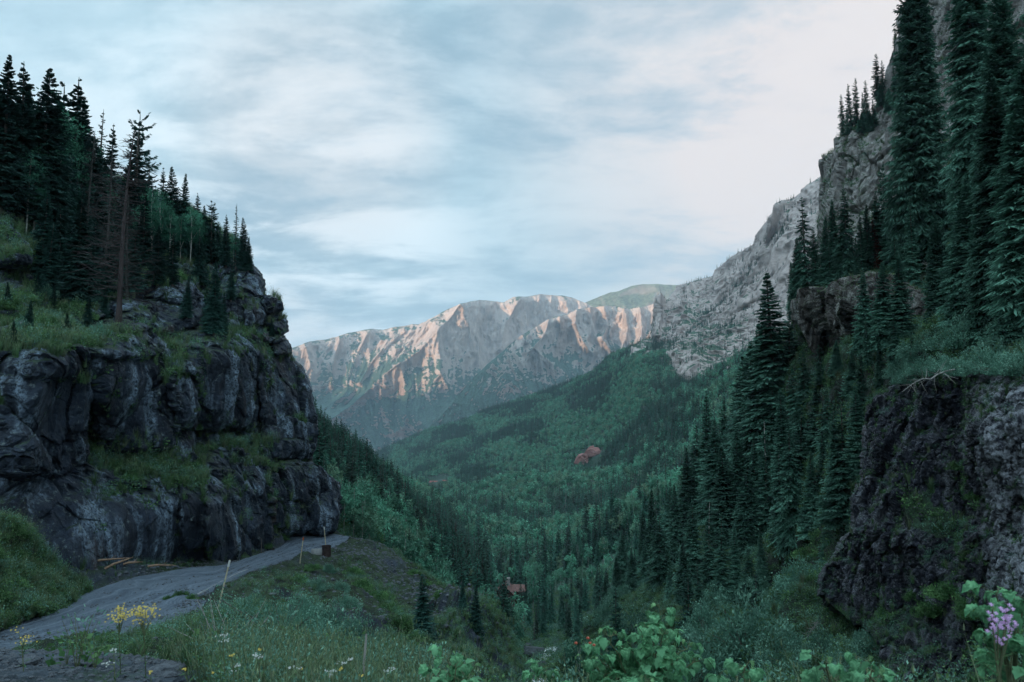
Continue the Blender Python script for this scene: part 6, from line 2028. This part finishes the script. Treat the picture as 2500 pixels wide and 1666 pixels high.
LF = [leaf_mesh(90, 0.5), leaf_mesh(91, 0.9), leaf_mesh(92, 1.3)]
m_young = mat_leaf('young raspberry leaf', (0.10, 0.22, 0.09), (0.18, 0.36, 0.16), (0.32, 0.52, 0.26), 0.2, 0.4, 4.0)
LFY = []
for m0 in LF:
    m1 = m0.copy()
    m1.materials.clear()
    m1.materials.append(m_young)
    LFY.append(m1)


def leafy_plant(tips, basep, d, label, cat='bush', name='raspberry_bush', leaf=0.066, seed=0, per=12, berries=(), group=None):
    g = np.random.default_rng(seed)
    B = pt(basep[0], basep[1], d)
    e = empty(name, B)
    tag(e, label, cat, group)
    st = MB()
    for ti_, (u, v) in enumerate(tips):
        dd = d + g.normal(0, 0.22)
        T = pt(u, v, dd) - B
        n = 9
        path = np.array([T * (s ** 0.9) * np.array([1, 1, 1]) + np.array([0, 0, 0.10 * math.sin(s * 3.14)]) + g.normal(0, .008, 3) for s in np.linspace(0, 1, n)])
        st.tube(path, np.linspace(0.007, 0.002, n), 4)
        length = np.linalg.norm(T)
        cnt = int(per * max(0.6, length / 0.5))
        for k in range(cnt):
            s = 1 - (k / cnt) * min(0.95, 0.75)
            q = path[int(s * (n - 1) * 0.999)] * (1 - (s * (n - 1)) % 1) + path[min(n - 1, int(s * (n - 1)) + 1)] * ((s * (n - 1)) % 1)
            a = k * 2.4 + g.random()
            young = s > 0.92
            pl = leaf * (0.35 if young else 0.9) * (0.8 + .5 * g.random())
            pd = np.array([math.cos(a), math.sin(a), 0.45 if not young else 1.0])
            j = q + pd * pl
            st.tube([q, j], [0.002, 0.0014], 3)
            for da in ((0,) if young else (-1.15, 0, 1.15)):
                size = leaf * (0.55 if young else 1.0) * (0.75 + 0.5 * g.random())
                o = bpy.data.objects.new('leaf', (LFY if young else LF)[int(g.integers(0, 3))])
                o.location = j
                o.rotation_euler = (g.normal(0, .3), g.normal(0.15, .3), a + da + g.normal(0, .2))
                o.scale = (size, size, size)
                link(o, e)
    st.build('stem', m_stem, e)
    for (u, v) in berries:
        P = pt(u, v, d - 0.25) - B
        bb = rock_mesh(3, 2, 0.95, m_berry, 0.05, 'berry')
        o = obj('berry', bb, e)
        o.location = P
        o.scale = (0.009, 0.009, 0.009)
    return e


leafy_plant([(661, 603), (640, 628), (690, 642), (584, 641), (606, 632), (622, 648), (602, 662), (678, 660), (652, 655), (690, 672), (630, 672), (582, 662), (664, 632), (700, 660), (612, 680), (646, 684), (596, 690), (675, 684)], (645, 745), 4.6,
            'large leafy raspberry bush with orange berries at the bottom centre', seed=1, berries=[(576, 643), (590, 643), (594, 645), (588, 638)])
leafy_plant([(447, 650), (455, 662), (470, 668), (440, 674), (462, 680), (450, 688)], (455, 760), 4.2, 'small pale green sprig above the rock wall, bottom centre-left', name='raspberry_sprig', seed=2, per=7, group='raspberry sprigs along the bottom')
leafy_plant([(546, 667), (553, 676), (538, 680)], (546, 740), 4.4, 'tiny sprig in front of the white water', name='raspberry_sprig', seed=3, per=6, group='raspberry sprigs along the bottom')
leafy_plant([(746, 668), (755, 676), (735, 678), (716, 682)], (742, 745), 4.0, 'low sprig right of the large raspberry bush', name='raspberry_sprig', seed=4, per=6, group='raspberry sprigs along the bottom')
leafy_plant([(826, 662), (834, 672), (818, 676), (838, 680)], (830, 745), 3.8, 'left one of two upright sprigs at bottom right', name='raspberry_sprig', seed=5, per=6, group='raspberry sprigs along the bottom')
leafy_plant([(868, 658), (874, 668), (860, 676), (876, 680)], (866, 745), 3.8, 'right one of two upright sprigs at bottom right', name='raspberry_sprig', seed=6, per=6, group='raspberry sprigs along the bottom')
leafy_plant([(998, 586), (1012, 594), (1006, 604), (1020, 606), (1026, 590), (990, 606)], (1012, 760), 3.2, 'pale-leaved stem beside the pink flowers', name='raspberry_sprig', seed=7, per=6, group='raspberry sprigs along the bottom')

# ---- wild flowers
m_yel = mat_simple('yellow petals', (0.50, 0.37, 0.07), 0.7, 0.2, 30)
m_pink = mat_simple('pink petals', (0.50, 0.29, 0.52), 0.7, 0.15, 30)
m_whi = mat_simple('white petals', (0.42, 0.43, 0.40), 0.7, 0.1, 30)


def petals(g, c, n, rad, size, mat, parent, name='flower_head'):
    mb = MB()
    base = np.array(c) + g.normal(size=(n, 3)) * np.array(rad)
    for q in base:
        for k in range(6):
            a = k * 1.047 + g.random() * .3
            d = np.array([math.cos(a), math.sin(a) * .6, 0.25 + .5 * math.sin(a)])
            pv = np.array([-math.sin(a), math.cos(a), 0]) * size * 0.33
            mb.add([q, q + d * size * .6 + pv, q + d * size, q + d * size * .6 - pv], [[0, 1, 2, 3]])
    return mb.build(name, mat, parent)


def flower(u, v, d, head, base_v, mat, label, cat, name, seed, spread=(0.03, 0.03, 0.015), n=14, size=0.014, heads=3, group=None, hs=0.05, leaves=26):
    g = np.random.default_rng(seed)
    B = pt(u + 3, base_v, d)
    T = pt(u, v, d) - B
    e = empty(name, B)
    tag(e, label, cat, group)
    st = MB()
    for k in range(heads):
        H = T + np.array([g.normal(0, hs), g.normal(0, hs), g.normal(-hs * .5, hs * .9)])
        st.tube([(0, 0, -0.05), T * .6, H], [0.005, 0.004, 0.002], 4)
        petals(g, H, n, spread, size, mat, e)
    st.build('stem', m_stem, e)
    lv = MB()
    k = leaves
    base = np.outer(g.random(k) * .85, T)
    dr = unit(g.normal(size=(k, 3)) * np.array([1, 1, .3]) + [0, 0, .2])
    V, Fx, _ = diamonds(base, dr, 0.04 + .05 * g.random(k), unit(np.cross(dr, [0, 0, 1.0])), np.full(k, 0.006))
    lv.add(V, Fx, np.repeat(g.random(k), 4))
    lv.build('foliage', m_bush, e, attr='tip')


flower(118, 613, 6.5, 3, 668, m_yel, 'left clump of yellow flowers in front of the road', 'flower', 'yellow_flower', 1, heads=8, hs=0.036, size=0.011, n=11)
flower(143, 611, 6.3, 3, 670, m_yel, 'fullest clump of yellow flowers in front of the road', 'flower', 'yellow_flower', 2, heads=11, hs=0.040, size=0.011, n=11)
flower(21, 636, 6.6, 3, 665, m_yel, 'low yellow flowers at the left edge by the gravel', 'flower', 'yellow_flower', 3, heads=4, hs=0.05, size=0.009, n=8)
flower(997, 622, 2.9, 3, 760, m_pink, 'blurred pink fireweed blossoms at the bottom right', 'flower', 'fireweed', 4, heads=8, hs=0.034, size=0.011, n=7, spread=(0.010, 0.010, 0.016), leaves=40)
wl = [(113, 659), (238, 672), (258, 662), (330, 674), (222, 642), (350, 668), (296, 670), (390, 676)]
for k, (u, v) in enumerate(sorted(wl)):
    flower(u, v - 6, 5.2 + 0.9 * ((k * 7) % 5) / 5, 1, v + 24, m_whi, '%s white flower head from the left in the near grass' % ORD[k], 'flower', 'white_flower', 20 + k, heads=2, hs=0.02, n=9, size=0.008, spread=(0.016, 0.016, 0.004), group='white flowers in the near grass', leaves=10)
yl = [(262, 655), (300, 670), (342, 676), (186, 672), (232, 660), (360, 682), (150, 676), (214, 676)]
for k, (u, v) in enumerate(sorted(yl)):
    flower(u, v - 4, 5.0 + (k % 3) * .4, 1, v + 24, m_yel, '%s tiny yellow flower from the left in the near grass' % ORD[k], 'flower', 'small_yellow_flower', 50 + k, heads=1, hs=0.015, n=4, size=0.009, spread=(0.008, 0.008, 0.004), group='tiny yellow flowers in the near grass', leaves=8)
# tall near weeds, each a plant of its own
wd = [(66, 656), (84, 652), (96, 658), (76, 660), (208, 656), (226, 652), (240, 640), (262, 648), (276, 642), (292, 654), (312, 648), (328, 656), (345, 660), (365, 662), (385, 668), (404, 672), (420, 680)]
for k, (u, v) in enumerate(sorted(wd)):
    P = KN.at(u, v + 8)
    h = 0.42 + 0.25 * ((k * 5) % 7) / 7
    e = empty('leafy_weed', P, k * 1.3, h * 1.5)
    tag(e, '%s leafy weed from the left on the near bank' % ORD[k], 'weed', 'leafy weeds on the near bank')
    obj('foliage', FO[(k * 2) % 3], e)
    mb = MB()
    for j in range(4):
        a = j * 1.7 + k
        mb.tube([(0, 0, -0.05), (0.06 * math.cos(a), 0.06 * math.sin(a), 0.25), (0.16 * math.cos(a), 0.16 * math.sin(a), 0.5)], [0.006, 0.005, 0.002], 3)
    mb.build('stems', m_stem, e)
# pale dry stake rising from the near grass
B = pt(360, 700, 6.0)
T = pt(366.5, 634, 6.0) - B
mb = MB()
mb.tube([(0, 0, -.2), T * .5 + [0.004, 0, 0], T], [0.013, 0.011, 0.008], 6)
e = mb.build('dry_stake', m_dead)
e.location = B
tag(e, 'thin bleached upright stake in the near grass', 'stake')
# bare pale twigs sticking out of the feathery willow
for k, (u, v, lab) in enumerate([(262, 640, 'bare pale twigs right under the feathery willow'), (245, 628, 'bare forked twig at the left side of the feathery willow')]):
    P = SHEETS['n'].at(u, v) + np.array([0, -2, 0])
    g = np.random.default_rng(k)
    mb = MB()
    for j in range(8):
        d = unit(np.array([g.normal(0, .5), g.normal(0, .4), 1.0])) * (1.0 + .6 * g.random())
        mb.tube([(0, 0, -.4), d * .5 + g.normal(0, .05, 3), d], [0.02, 0.014, 0.005], 4)
    o = mb.build('bare_twigs', m_dead)
    o.location = P
    tag(o, lab, 'branch')
